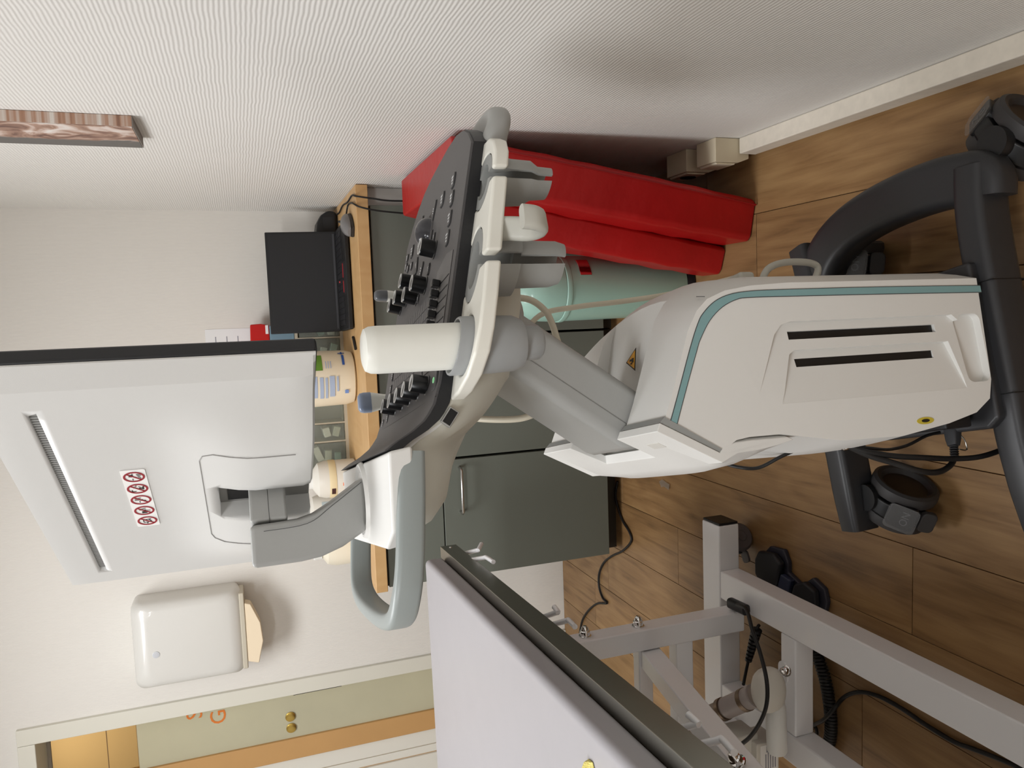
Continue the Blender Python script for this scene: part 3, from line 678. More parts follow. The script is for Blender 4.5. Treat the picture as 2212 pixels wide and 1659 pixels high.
boxo('finger_recess', (-0.0006, -0.016, -0.007), (0.0006, 0.016, 0.007), mat('recess_white', (206, 203, 196), 0.5), cov, M=axis_m((-.1375, -0.155, .7605), (-.87, 0, .49)) @ Matrix.Rotation(R(90), 4, 'Y'), bevel=0.0005)
# arm slot lining and seam of the top shell
bm = bmesh.new(); sweep(bm, [body_fn(.052, .684, t) + V((0.001, 0, 0.001)) for t in (0.012, 0.06)], circ(0.0005, 5), up=None); obj('shell_joint', bm, SEAM, body)
# warning triangle on the nose
sx = mhit(1350, 765, 1, -0.045)
WM = Matrix.Translation((0.0, -0.035, 0.7135)) @ Matrix.Rotation(R(11), 4, 'Y')
def tri(r, z): return [(r * math.cos(R(a)), r * math.sin(R(a)), z) for a in (90, 210, 330)]
ws = None
for nm, r_, z_, m_ in (('warning_label', 0.021, 0.0006, mat('label_black', (30, 26, 20), 0.5)), ('warning_face', 0.0165, 0.0012, mat('warning_yellow', (224, 160, 46), 0.5))):
    bm = bmesh.new()
    lo = [bm.verts.new(WM @ V((x, y, 0.0))) for x, y, z in tri(r_, 0)]; hi = [bm.verts.new(WM @ V((x, y, z_))) for x, y, z in tri(r_, 0)]
    bm.faces.new(hi); bm.faces.new(lo[::-1])
    for i in range(3): bm.faces.new((lo[i], lo[(i + 1) % 3], hi[(i + 1) % 3], hi[i]))
    o_ = obj(nm, bm, m_, body, smooth=False)
bm = bmesh.new(); box(bm, (-0.004, -0.006, 0.0012), (0.003, 0.0, 0.0017), WM); box(bm, (-0.001, 0.0, 0.0012), (0.002, 0.007, 0.0017), WM); box(bm, (-0.006, -0.001, 0.0012), (-0.004, 0.004, 0.0017), WM); obj('warning_symbol', bm, mat('label_black', (30, 26, 20), 0.5), body, smooth=False)
bm = bmesh.new(); lathe(bm, [(0, 0), (0.019, 0), (0.019, 0.0008), (0, 0.0008)], Matrix.Translation((-.1425, -0.2100, .345)) @ Matrix.Diagonal((0.27, 1, 0.85, 1)) @ Matrix.Rotation(R(90), 4, 'X'), 24); obj('round_sticker', bm, mat('sticker_yellow', (196, 176, 60), 0.5), body)
bm = bmesh.new(); lathe(bm, [(0, 0.0008), (0.009, 0.0008), (0.009, 0.0012), (0, 0.0012)], Matrix.Translation((-.1425, -0.2100, .345)) @ Matrix.Diagonal((0.27, 1, 0.85, 1)) @ Matrix.Rotation(R(90), 4, 'X'), 20); obj('sticker_print', bm, mat('label_black', (30, 26, 20), 0.5), body)
# ---- lifting arm
bm = bmesh.new()
ax0, ax1 = V((-.098, .752)), V((.075, .985)); dr = (ax1 - ax0).normalized(); nr = V((-dr.y, dr.x)); hw = 0.042
pl = []
for k in range(9):
    a = PI / 2 + PI * k / 8; pl.append(ax0 + (dr * math.cos(a) * 0.75 + nr * math.sin(a)) * hw)
for k in range(9):
    a = -PI / 2 + PI * k / 8; pl.append(ax1 + (dr * math.cos(a) + nr * math.sin(a)) * hw)
prism(bm, [tuple(p) for p in pl], lambda a, c, t: V((a, -0.095 + 0.145 * t, c)))
arm = obj('lifting_arm', bm, UG, um, bevel=0.016, seg=4)
bm = bmesh.new(); c0 = ax0 + nr * hw * 0.3; c1 = ax1 + nr * hw * 0.3
sweep(bm, [(c0.x, -0.0955, c0.y), (c1.x, -0.0955, c1.y)], circ(0.0004, 5), up=None); obj('arm_joint', bm, mat('joint_soft', (118, 118, 114), 0.6), arm)
bm = bmesh.new(); lathe(bm, [(0, -.105), (0.052, -.105), (0.058, -.098), (0.058, 0.04), (0.052, 0.048), (0, 0.048)], Matrix.Translation((.066, 0, .965)) @ Matrix.Rotation(R(-90), 4, 'X'), 40); obj('arm_head', bm, UG, um, bevel=0.0)
# ---- base
bm = bmesh.new()
plan = [(.085, -.2), (.16, -.213), (.24, -.232), (.20, -.20), (.1, -.18), (.1, .17), (.2, .19), (.24, .22), (.16, .205), (.085, .195), (-.14, .195), (-.17, .17), (-.17, -.19), (-.14, -.208)]
prism(bm, [(.1, -.2), (.1, .18), (-.15, .18), (-.165, .16), (-.165, -.18), (-.15, -.2)], lambda a, c, t: V((a, c, 0.075 + 0.113 * t)))
bs = obj('base_frame', bm, BASEM, um, bevel=0.006, seg=2)
def rail(q, sgn):
    bm = bmesh.new()
    path = spline([(.255, q - sgn * 0.012, .132), (.18, q - sgn * 0.002, .135), (.06, q, .137), (-.10, q, .137), (-.18, q + sgn * 0.002, .135), (-.25, q, .131), (-.335, q - sgn * .004, .126)], 5)
    sweep(bm, path, rrect(0.052, 0.072, 0.012, 3), scale=lambda t: 1.0 if t < 0.85 else 1 - (t - 0.85) * 0.8)
    return obj('side_rail', bm, BASEM, bs, sharp=40)
rail(-.196, 1); rail(.19, -1)
for p_ in (-0.114, 0.065):
    bm = bmesh.new(); box(bm, (p_ - 0.0006, -.2225, .09), (p_ + 0.0006, -.17, .1735)); obj('rail_joint', bm, VB, bs)
bm = bmesh.new()
path = spline([(.105, .175, .13), (.16, .182, .133), (.218, .148, .135), (.25, .085, .136), (.262, .01, .136), (.262, -.07, .136), (.256, -.135, .135), (.247, -.175, .134), (.235, -.208, .132), (.205, -.205, .132)], 6)
sweep(bm, path, rrect(0.088, 0.06, 0.02, 4)); obj('front_bumper', bm, BASEM, bs, sharp=50)
# casters
TYRE = mat('caster_tyre', (52, 50, 50), 0.55); HUB = mat('caster_hub', (44, 34, 28), 0.45); CBL = mat('caster_black', (26, 26, 27), 0.4); WRAP = mat('clear_wrap', (150, 150, 150), 0.08, alpha=0.16)
def caster(p, q, rot):
    c = empty('caster', (p, q, 0), rot); c.parent = um
    for sx_ in (-1, 1):
        bm = bmesh.new()
        lathe(bm, [(0, 0.003), (0.042, 0.003), (0.048, 0.012), (0.055, 0.014), (0.061, 0.010), (0.0625, 0.0), (0.061, -0.010), (0.055, -0.013), (0, -0.013)], Matrix.Translation((sx_ * 0.03, 0, 0.0625)) @ Matrix.Rotation(R(90 * sx_), 4, 'Y'), 36); wh = obj('wheel', bm, TYRE, c)
        bm = bmesh.new(); lathe(bm, [(0, 0.006), (0.041, 0.0035), (0.041, 0.001), (0, 0.001)], Matrix.Translation((sx_ * 0.03, 0, 0.0625)) @ Matrix.Rotation(R(90 * sx_), 4, 'Y'), 30); obj('hub_cap', bm, HUB, c)
    bm = bmesh.new()
    arc = [(0.066 * math.cos(R(a)), 0.066 * math.sin(R(a))) for a in range(-10, 191, 12)] + [(0.05 * math.cos(R(a)), 0.05 * math.sin(R(a))) for a in range(190, -11, -12)]
    prism(bm, arc, lambda a, b_, t: V((-0.016 + 0.032 * t, a, b_ + 0.0625))); obj('fender', bm, CBL, c, bevel=0.003)
    bm = bmesh.new(); lathe(bm, [(0, 0.112), (0.024, 0.112), (0.026, 0.118), (0.026, 0.135), (0, 0.135)], Matrix.Translation((0, 0.018, 0)), 24); obj('stem', bm, CBL, c)
    bm = bmesh.new(); PM = Matrix.Translation((0, -0.052, 0.106)) @ Matrix.Rotation(R(38), 4, 'X')
    prism(bm, rrect(0.05, 0.05, 0.008, 3), lambda a, b_, t: PM @ V((a, b_, -0.012 * t))); obj('brake_pedal', bm, CBL, c, bevel=0.002)
    bm = bmesh.new(); prism(bm, rrect(0.056, 0.056, 0.01, 3), lambda a, b_, t: PM @ V((a, b_, 0.0042 + 0.0012 * math.sin(a * 160 + b_ * 220) - 0.001 * t))); obj('plastic_wrap', bm, WRAP, c)
    lettering('lettering', 'ON', 0.02, mat('letter_grey', (96, 96, 98), 0.5), c, PM @ Matrix.Translation((0, -0.006, 0.0006)))
    bm = bmesh.new(); LM = Matrix.Translation((0, -0.078, 0.066)) @ Matrix.Rotation(R(62), 4, 'X'); prism(bm, rrect(0.044, 0.03, 0.01, 3), lambda a, b_, t: LM @ V((a, b_, -0.012 * t))); obj('brake_lever', bm, TYRE, c, bevel=0.003)
    return c
caster(-.283, .145, R(-38)); caster(.214, .165, R(-20)); caster(.300, -.228, R(118)); caster(-.31, -.20, R(-60))
# ---- control panel
PZ, PS = 1.055, -0.24
def pz(p): return PZ + PS * p
def front_p(v): return 0.329 - 0.068 * abs(v) ** 3.4
PP0, QC, QH = -0.114, 0.006, 0.212
def ptop(p):
    pts = [(-.114, 1.137), (-.106, 1.126), (-.096, 1.106), (-.084, 1.0895), (-.07, 1.077), (-.054, 1.069), (-.04, pz(-.04))]
    if p >= -.04: return pz(p)
    for (a, za), (b_, zb) in zip(pts, pts[1:]):
        if a <= p <= b_: return za + (zb - za) * (p - a) / (b_ - a)
    return pts[0][1]
us = [0, .012, .025, .038, .052, .066, .08, .1, .13, .2, .3, .42, .55, .68, .8, .9, .96, 1.0]
vsn = [-1, -.985, -.95, -.85, -.7, -.5, -.25, 0, .25, .5, .7, .85, .95, .985, 1]
def plate(off_top, off_bot, grow, m_, name, par, rear=PP0):
    bm = bmesh.new(); top = []; bot = []
    for u in us:
        rt, rb_ = [], []
        for v_ in vsn:
            p = rear + (front_p(v_) + grow - rear) * u; q = QC + (QH + grow) * v_
            q *= 1.0 + (0.05 * max(0, (-.06 - p) / 0.05))
            z = ptop(p)
            rt.append(bm.verts.new((p, q, z + off_top))); rb_.append(bm.verts.new((p, q, z + off_bot)))
        top.append(rt); bot.append(rb_)
    nu, nv = len(us), len(vsn)
    for i in range(nu - 1):
        for j in range(nv - 1):
            bm.faces.new((top[i][j], top[i][j + 1], top[i + 1][j + 1], top[i + 1][j])); bm.faces.new((bot[i][j + 1], bot[i][j], bot[i + 1][j], bot[i + 1][j + 1]))
    for i in range(nu - 1):
        bm.faces.new((top[i + 1][0], bot[i + 1][0], bot[i][0], top[i][0])); bm.faces.new((top[i][-1], bot[i][-1], bot[i + 1][-1], top[i + 1][-1]))
    for j in range(nv - 1):
        bm.faces.new((top[0][j], bot[0][j], bot[0][j + 1], top[0][j + 1])); bm.faces.new((top[-1][j + 1], bot[-1][j + 1], bot[-1][j], top[-1][j]))
    return obj(name, bm, m_, par, sharp=40)
cp = plate(0.0, -0.004, 0.0, UDK, 'control_panel', um)
plate(-0.0035, -0.020, 0.0015, UBK, 'edge_band', um)
plate(-0.0205, -0.030, -0.006, UW, 'under_rim', um)
PT = Matrix.Rotation(math.atan(-PS), 4, 'Y')
def pm(p, q, up=0.0): return Matrix.Translation((p, q, pz(p) + up)) @ PT
KB = mat('knob_black', (16, 16, 17), 0.3); KR = mat('knob_ring', (196, 194, 190), 0.35, 0.0)
def knob(p, q, r=0.0125, h=0.021):
    bm = bmesh.new(); lathe(bm, [(0, 0), (r * 1.12, 0), (r * 1.12, 0.001), (r, 0.002), (r, h - 0.001), (r * 0.94, h), (r * 0.78, h - 0.001), (0, h - 0.001)], pm(p, q), 28); k = obj('knob', bm, KB, cp)
    bm = bmesh.new(); lathe(bm, [(r * 0.76, h - 0.0012), (r * 0.79, h + 0.0006), (r * 0.93, h + 0.0006), (r * 0.96, h - 0.0008)], pm(p, q), 28); obj('knob_ring', bm, KR, cp)
for q in (-0.14, -0.085, -0.03, 0.026, 0.085): knob(-0.033, q, 0.0115)
for p, q in ((.166, .095), (.129, -.022), (.128, .038), (.15, .135), (.15, .188)): knob(p, q)
knob(.171, -.058, 0.0125, 0.022)
bm = bmesh.new(); lathe(bm, [(0.026, -0.001)] + [(0.0235 * math.cos(R(a)), 0.002 + 0.019 * math.sin(R(a))) for a in range(0, 90, 12)] + [(0, 0.021)], pm(.222, .018), 32); obj('trackball', bm, mat('trackball_grey', (62, 62, 66), 0.15), cp)
bm = bmesh.new(); lathe(bm, [(0.0245, 0.0), (0.028, 0.002), (0.031, 0.0015), (0.032, -0.001)], pm(.222, .018), 36); obj('trackball_ring', bm, UDK, cp)
KEY = mat('key_grey', (70, 69, 69), 0.45); KEYP = mat('key_print', (205, 205, 205), 0.6)
def key(p, q, lp=0.017, lq=0.012, rot=0, icon=True):
    M = pm(p, q) @ Matrix.Rotation(rot, 4, 'Z')
    bm = bmesh.new(); prism(bm, rrect(lp, lq, min(lp, lq) * 0.3, 3), lambda a, b_, t: M @ V((a, b_, -0.001 + 0.0032 * t))); k = obj('key', bm, KEY, cp, bevel=0.0006)
    bm = bmesh.new(); prism(bm, rrect(lp + 0.002, lq + 0.002, min(lp, lq) * 0.35, 3), lambda a, b_, t: M @ V((a, b_, -0.001 + 0.0014 * t))); obj('key_well', bm, VB, cp)
    if icon:
        bm = bmesh.new(); s = min(lp, lq) * 0.36
        for i in range(3): box(bm, (-s + i * s * 0.8, -s * 0.6, 0.0022), (-s + i * s * 0.8 + s * 0.35, s * (0.2 + 0.3 * ((i * 7) % 3)), 0.00245), M)
        obj('key_icon', bm, KEYP, cp, smooth=False)
for p, q in ((.244, -.128), (.216, -.134), (.187, -.138), (.159, -.141)): key(p, q, 0.021, 0.017)
key(.242, -.066, 0.022, 0.018); key(.246, -.010, 0.034, 0.012, R(-16)); key(.236, .148, 0.022, 0.018)
for p, q, a in ((.238, .19, 0), (.222, .19, 0), (.212, .168, 0), (.206, .132, 0)): key(p, q, 0.013, 0.012)
key(.190, .080, 0.030, 0.014, R(20)); key(.166, .028, 0.028, 0.014, R(-25)); key(.150, -.034, 0.017, 0.010); key(.224, .086, 0.020, 0.011); key(.262, .085, 0.026, 0.010, R(10)); key(.206, -.018, 0.016, 0.008, 0, False); key(.195, -.043, 0.012, 0.007); key(.120, .018, 0.012, 0.007)
for p, q in ((.028, .160), (.006, .158), (-.042, .148), (-.066 + .02, .19)): key(p, q, 0.015, 0.011)
# power key with green light
key(-.034, -.186, 0.026, 0.022, 0, False)
bm = bmesh.new(); sweep(bm, [pm(-.034, -.186) @ V((0.0034 * math.cos(a), 0.0034 * math.sin(a), 0.0026)) for a in [2 * PI * k / 14 for k in range(14)]], circ(0.0005, 5), True, up=None); obj('power_symbol', bm, mat('power_green', (150, 220, 160), 0.4, emit=0.2), cp)
# slide pots in a recess
bm = bmesh.new(); prism(bm, [(.124, -.105), (.135, -.15), (.128, -.188), (-.015, -.188), (-.015, -.105)], lambda a, b_, t: V((a, b_, pz(a) + 0.0003 + 0.0006 * t))); obj('slider_recess', bm, mat('recess_grey', (96, 94, 93), 0.5), cp)
for i in range(8):
    p = .098 - i * 0.0135
    bm = bmesh.new(); box(bm, (-0.0007, -0.036, 0.0009), (0.0007, 0.034, 0.0014), pm(p, -.148)); obj('slider_track', bm, VB, cp)
    bm = bmesh.new(); box(bm, (-0.0045, -0.007, 0.0015), (0.0045, 0.007, 0.0125), pm(p, -.135)); obj('slider', bm, KB, cp, bevel=0.0015)
# flat keyboard / touch field
KM = mat('keyboard_grey', (64, 63, 64), 0.45)
bm = bmesh.new(); prism(bm, [(.110, -.094), (.108, .16), (-.004, .145), (-.014, -.10), (-.01, -.094)], lambda a, b_, t: V((a, b_, pz(a) + 0.0002 + 0.0008 * t))); kf = obj('keyboard_field', bm, KM, cp)
bm = bmesh.new()
for i in range(6):
    for j in range(13):
        p = 0.0 + i * 0.0168; q = -.088 + j * 0.0178
        box(bm, (-0.0075, -0.0081, 0.0009), (0.0075, 0.0081, 0.0016), pm(p + 0.008, q + 0.008))
kk = obj('keyboard_keys', bm, mat('flat_key', (72, 71, 72), 0.45), kf if False else cp, smooth=False); kk['kind'] = 'stuff'
bm = bmesh.new(); sweep(bm, [(-.056, q, ptop(-.056) + 0.0001) for q in (-.208, .22)], circ(0.0006, 5), up=None); obj('panel_joint', bm, VB, cp)
# ---- belly housing under the panel and rear block
bm = bmesh.new(); rings = []
def belly_top(p):
    if p < -.12: return 1.122
    if p < -.03: return 1.122 + (pz(-.03) - 0.022 - 1.122) * ((p + .12) / .09) ** 0.62
    return pz(p) - 0.024
CEN = V((-.02, 0))
sh0 = [(a * 1.0 - .025, b_) for a, b_ in rrect(0.38, 0.415, 0.06, 6)]
shape = []
for i in range(len(sh0)):
    (a0_, b0_), (a1_, b1_) = sh0[i], sh0[(i + 1) % len(sh0)]
    nseg = max(1, int(math.hypot(a1_ - a0_, b1_ - b0_) / 0.012))
    shape += [(a0_ + (a1_ - a0_) * k / nseg, b0_ + (b1_ - b0_) * k / nseg) for k in range(nseg)]
for s_, dz in ((1.0, 0.0), (0.985, -0.02), (0.93, -0.045), (0.82, -0.068), (0.62, -0.088), (0.3, -0.1)):
    rings.append([bm.verts.new((CEN.x + (a - CEN.x) * s_, b_ * s_, belly_top(CEN.x + (a - CEN.x) * (1 if s_ > 0.8 else s_ + 0.15)) + dz)) for a, b_ in shape])
for A, B in zip(rings, rings[1:]):
    for j in range(len(A)): bm.faces.new((A[j], A[(j + 1) % len(A)], B[(j + 1) % len(A)], B[j]))
bm.faces.new(rings[-1])
bel = obj('lower_housing', bm, mat('housing_beige', (200, 199, 188), 0.45), um, sharp=60)
bm = bmesh.new(); prism(bm, [(-.1165, -.236), (-.1165, .216), (-.2, .2), (-.224, .14), (-.226, -.165), (-.205, -.215)], lambda a, b_, t: V((a + (0.004 if t == 0 else 0), b_ * (0.99 if t == 0 else 1), 1.108 + 0.028 * t))); rb_o = obj('rear_block', bm, UW, um, bevel=0.004, seg=3)
bm = bmesh.new(); lathe(bm, [(0.034, 1.1355), (0.040, 1.1365), (0.046, 1.141), (0.049, 1.141), (0.051, 1.138), (0.052, 1.1355)], Matrix.Translation((-.166, -.012, 0)), 44); obj('swivel_ring', bm, UW, rb_o)
bm = bmesh.new(); lathe(bm, [(0, 1.1385), (0.037, 1.1385), (0.039, 1.137), (0.039, 1.1355), (0, 1.1355)], Matrix.Translation((-.166, -.012, 0)), 44); obj('swivel_disc', bm, UW, rb_o)
# usb socket on the housing flank
ub = mhit(972, 901, 1, -0.208)
UM = Matrix.Translation(ub) @ Matrix.Rotation(R(38), 4, 'Y')
boxo('usb_frame', (-0.011, -0.0012, -0.0068), (0.011, 0.004, 0.0068), mat('usb_silver', (170, 170, 168), 0.3, 0.7), bel, M=UM, bevel=0.0008)
boxo('usb_socket', (-0.0092, -0.0018, -0.005), (0.0092, 0.003, 0.005), VB, bel, M=UM)
# rear handle loop
HG = mat('handle_grey', (142, 148, 146), 0.42)
bm = bmesh.new()
sweep(bm, spline([(-.118, -.219, 1.108), (-.17, -.222, 1.113), (-.24, -.222, 1.121), (-.278, -.212, 1.127), (-.302, -.180, 1.130), (-.312, -.11, 1.131), (-.314, 0, 1.131), (-.308, .09, 1.131), (-.29, .145, 1.129), (-.25, .175, 1.123), (-.19, .19, 1.115), (-.13, .195, 1.108)], 6), rrect(0.020, 0.031, 0.006, 3)); obj('rear_handle', bm, HG, um, sharp=50)
# front handle loop
bm = bmesh.new()
sweep(bm, spline([(.225, -.165, .962), (.25, -.182, .962), (.276, -.190, .955), (.304, -.176, .942), (.322, -.115, .936), (.328, 0, .934), (.318, .11, .936), (.300, .165, .941), (.26, .19, .956), (.19, .19, .985)], 6), rrect(0.042, 0.030, 0.012, 4)); obj('front_handle', bm, UG, um, sharp=50)
# ---- probe holder tray on the near side
HZ = 1.038
def hz(p): return HZ + PS * p
tray = [(.250, -.185), (.262, -.205), (.258, -.226), (.244, -.25), (.224, -.266), (.19, -.274), (.136, -.281), (.084, -.291), (.04, -.297), (.005, -.298), (-.022, -.292), (-.044, -.270), (-.058, -.236), (-.062, -.205), (-.05, -.185)]
bm = bmesh.new(); prism(bm, tray, lambda a, b_, t: V((a, b_, hz(a) - 0.019 + 0.019 * t)))
tr = obj('holder_tray', bm, mat('tray_white', (226, 224, 214), 0.4), um, bevel=0.004, seg=3)
cuts = []
slots = [(.200, -.226, .034, .034, .195, .006), (.094, -.232, .045, .033, .088, .006)]
for cp_, cq, rp_, rq, sp_, sw in slots:
    b = bmesh.new(); prism(b, [(cp_ + rp_ * math.cos(2 * PI * k / 28), cq + rq * math.sin(2 * PI * k / 28)) for k in range(28)], lambda a, b_, t: V((a, b_, 0.85 + 0.35 * t))); cuts.append(b)
    b = bmesh.new(); box(b, (sp_ - sw, -.36, 0.85), (sp_ + sw, cq, 1.2)); cuts.append(b)
b = bmesh.new(); prism(b, [(-.005 + .0335 * math.cos(2 * PI * k / 32), -.246 + .0335 * math.sin(2 * PI * k / 32)) for k in range(32)], lambda a, b_, t: V((a, b_, 0.9 + 0.3 * t))); cuts.append(b)
cut(tr, cuts)
for f in tr.data.polygons: f.use_smooth = True
CUPM = mat('cup_grey', (150, 151, 148), 0.45)
def shell(name, cp_, cq, prof, ex, slit, m_, a0=-PI / 2):
    """prof of (scale, z) outside; open towards -q by the slit angle"""
    bm = bmesh.new(); n = 36
    def ring(r_, z): return [bm.verts.new((cp_ + ex[0] * r_ * math.cos(a), cq + ex[1] * r_ * math.sin(a), z + PS * ex[0] * r_ * math.cos(a))) for a in [a0 + slit + (2 * PI - 2 * slit) * i / n for i in range(n + 1)]]
    o_ = [ring(s_, z) for s_, z in prof]; i_ = [ring(s_ - (0.10 if k > 1 else 0.36), z) for k, (s_, z) in enumerate(prof)]
    for A, B in zip(o_, o_[1:]):
        for j in range(n): bm.faces.new((A[j], A[j + 1], B[j + 1], B[j]))
    for A, B in zip(i_, i_[1:]):
        for j in range(n): bm.faces.new((A[j + 1], A[j], B[j], B[j + 1]))
    for A, B in ((o_[0], i_[0]), (i_[-1], o_[-1])):
        for j in range(n): bm.faces.new((A[j], B[j], B[j + 1], A[j + 1]))
    for k in range(len(prof) - 1):
        for j in (0, n): bm.faces.new((o_[k][j], o_[k + 1][j], i_[k + 1][j], i_[k][j]))
    return obj(name, bm, m_, tr, sharp=45)
z1 = hz(.199); z2 = hz(.094)
shell('probe_cup', .200, -.226, [(1.0, z1 - 0.001), (0.96, z1 - 0.012), (0.86, z1 - 0.03), (0.82, z1 - 0.055), (0.62, z1 - 0.066), (0.58, z1 - 0.085)], (.0335, .0335), R(11), CUPM)
shell('probe_cup', .094, -.232, [(1.0, z2 - 0.001), (0.95, z2 - 0.012), (0.88, z2 - 0.026), (0.86, z2 - 0.052), (0.66, z2 - 0.054), (0.64, z2 - 0.10), (0.56, z2 - 0.112)], (.0445, .0325), R(11), CUPM)
# gel cup
z3 = hz(-.005)
bm = bmesh.new()
def gring(r_, off, tilt=1): return [bm.verts.new((-.005 + r_ * math.cos(a), -.246 + r_ * math.sin(a), z3 + off + (PS * r_ * math.cos(a) if tilt else 0))) for a in [2 * PI * i / 40 for i in range(40)]]
rs = [gring(.029, -.045, 0), gring(.030, .0, 1), gring(.0295, .0125, 1), gring(.0305, .0145, 1), gring(.0325, .0145, 1), gring(.0335, .0125, 1), gring(.0335, -.019, 1), gring(.0335, -.03, 0), gring(.0325, -.056, 0), gring(.0285, -.066, 0), gring(.021, -.068, 0), gring(.0205, -.088, 0), gring(.017, -.092, 0)]
for A, B in zip(rs, rs[1:]):
    for j in range(40): bm.faces.new((A[j], A[(j + 1) % 40], B[(j + 1) % 40], B[j]))
bm.faces.new(rs[-1]); bm.faces.new(rs[0])
obj('gel_cup', bm, mat('gel_cup_grey', (150, 152, 152), 0.4), tr, sharp=40)
bm = bmesh.new(); sweep(bm, spline([(.128, -.262, 1.0), (.125, -.272, .98), (.121, -.282, .962), (.119, -.296, .954), (.118, -.314, .957), (.118, -.325, .968), (.119, -.327, .984)], 5), rrect(0.028, 0.014, 0.006, 3), up=V((1, 0, 0)) if False else None); obj('cable_hook', bm, mat('hook_beige', (190, 189, 180), 0.45), tr, sharp=50)
# far side tray with probe rests (only its edge shows)
bm = bmesh.new(); prism(bm, [(.24, .205), (.24, .27), (.2, .30), (0, .30), (-.05, .27), (-.055, .205)], lambda a, b_, t: V((a, b_, hz(a) - 0.05 + 0.022 * t))); ft = obj('holder_tray', bm, mat('tray_white', (226, 224, 214), 0.4), um, bevel=0.003)
cuts = []
for a0_ in (.0, .186):
    b = bmesh.new(); box(b, (a0_ - .017, .236, .85), (a0_ + .017, .274, 1.2)); cuts.append(b)
cut(ft, cuts)
# ---- monitor arm and monitor
bm = bmesh.new(); prism(bm, [(-.136, 1.1385), (-.204, 1.1385), (-.222, 1.172), (-.231, 1.2), (-.2335, 1.225), (-.2335, 1.284), (-.182, 1.284), (-.180, 1.225), (-.175, 1.205), (-.163, 1.182)], lambda a, c, t: V((a, -.045 + 0.058 * t - 0.02 * (c - 1.138) / 0.146, c)))
ma = obj('monitor_arm', bm, UG, um, bevel=0.006, seg=3)
bm = bmesh.new(); sweep(bm, spline([(-.142, -.0462, 1.142), (-.168, -.0517, 1.182), (-.187, -.0582, 1.215), (-.190, -.0655, 1.268)], 5), circ(0.0004, 5), up=None); obj('arm_joint', bm, SEAM, ma)
MZ = 1.204
mon = empty('monitor', V((-.1155, -.003, MZ)) + Matrix.Rotation(R(-50.4) - MA, 3, 'Z') @ V((-.010, 0, 0)), R(-50.4) - MA); mon.parent = um
MW, MH = 0.555, 0.331
def bumpf(x, z):
    def ss(t): t = max(0, min(1, t)); return t * t * (3 - 2 * t)
    return ss((0.235 - abs(x)) / 0.115) * ss((0.185 - z) / 0.12)
xs = [-.2675, -.264, -.255] + [-.2415] + [-.23 + .02 * i for i in range(24)] + [.2415, .255, .264, .2675]
zs = [0, .003, .012, .03] + [.03 + .02 * i for i in range(1, 14)] + [.305, .318, .328, MH]
bm = bmesh.new(); gb = []; gf = []
for x in xs:
    cb_, cf_ = [], []
    for z in zs:
        e_ = min(1, (0.2675 - abs(x)) / 0.026); et = min(1, (MH - z) / 0.004 + 0.2, z / 0.006 + 0.3)
        y = -0.002 - 0.013 * e_ * min(1, et) - 0.026 * bumpf(x, z)
        cb_.append(bm.verts.new((x, y, z))); cf_.append(bm.verts.new((x, 0.0, z)))
    gb.append(cb_); gf.append(cf_)
for i in range(len(xs) - 1):
    for j in range(len(zs) - 1):
        bm.faces.new((gb[i][j], gb[i + 1][j], gb[i + 1][j + 1], gb[i][j + 1])); bm.faces.new((gf[i + 1][j], gf[i][j], gf[i][j + 1], gf[i + 1][j + 1]))
for i in range(len(xs) - 1):
    for j in (0, -1): bm.faces.new((gb[i][j], gb[i + 1][j], gf[i + 1][j], gf[i][j]))
for j in range(len(zs) - 1):
    for i in (0, -1): bm.faces.new((gb[i][j], gb[i][j + 1], gf[i][j + 1], gf[i][j]))
MSH = mat('monitor_shell', (206, 205, 202), 0.4, bump=0.04, bscale=900)
shell_o = obj('back_shell', bm, MSH, mon, sharp=17)
b1_ = bmesh.new(); box(b1_, (-0.040, -0.08, -0.01), (0.040, -0.010, 0.115))
b2_ = bmesh.new(); prism(b2_, [(-.2, .286), (.2, .286), (.204, .277), (-.204, .277)], lambda a, c, t: V((a, -0.03 + 0.0195 * t, c)))
cut(shell_o, [b1_, b2_])
for f in shell_o.data.polygons: f.use_smooth = True
boxo('front_bezel', (-.2695, 0.0002, -.002), (.2695, 0.018, MH + .002), UBK, mon, bevel=0.004)
boxo('screen_glass', (-.258, 0.0181, .012), (.258, 0.0186, MH - .012), SCREEN, mon)
boxo('pocket_lining', (-0.0395, -0.0112, 0.001), (0.0395, -0.0105, 0.1145), mat('pocket_grey', (128, 127, 124), 0.5), mon)
bm = bmesh.new(); prism(bm, [(-.032, .105), (.03, .105), (.034, .06), (.02, .034), (-.01, .03), (-.034, .05)], lambda a, c, t: V((a, -0.0125 + 0.0012 * t, c))); obj('pocket_opening', bm, VB, mon)
bm = bmesh.new()
for i in range(84):
    x = -.196 + i * 0.00467
    box(bm, (x, -0.0125, 0.278), (x + 0.0022, -0.0105, 0.2855))
vf = obj('vent_fins', bm, mat('fin_grey', (150, 150, 148), 0.5), mon, smooth=False); vf['kind'] = 'stuff'
# cover plate joint around the bracket pocket
pts = [(-.12, 0.004), (-.12, .115), (-.112, .127), (-.10, .131), (.10, .131), (.112, .127), (.12, .115), (.12, 0.004)]
bm = bmesh.new(); sweep(bm, [(x, -0.0152 - 0.026 * bumpf(x, z) - 0.0002, z) for k in range(len(pts) - 1) for x, z in [((pts[k][0] + (pts[k + 1][0] - pts[k][0]) * t / 6), (pts[k][1] + (pts[k + 1][1] - pts[k][1]) * t / 6)) for t in range(6)]], circ(0.0006, 5), up=None); obj('cover_joint', bm, mat('joint_grey', (150, 148, 145), 0.6), mon)
# neck
boxo('neck', (-0.012, -0.078, 0.034), (0.028, -0.012, 0.079), UG, mon, bevel=0.004)
boxo('neck_joint', (-0.0122, -0.079, 0.0558), (0.0282, -0.03, 0.0564), SEAM, mon)
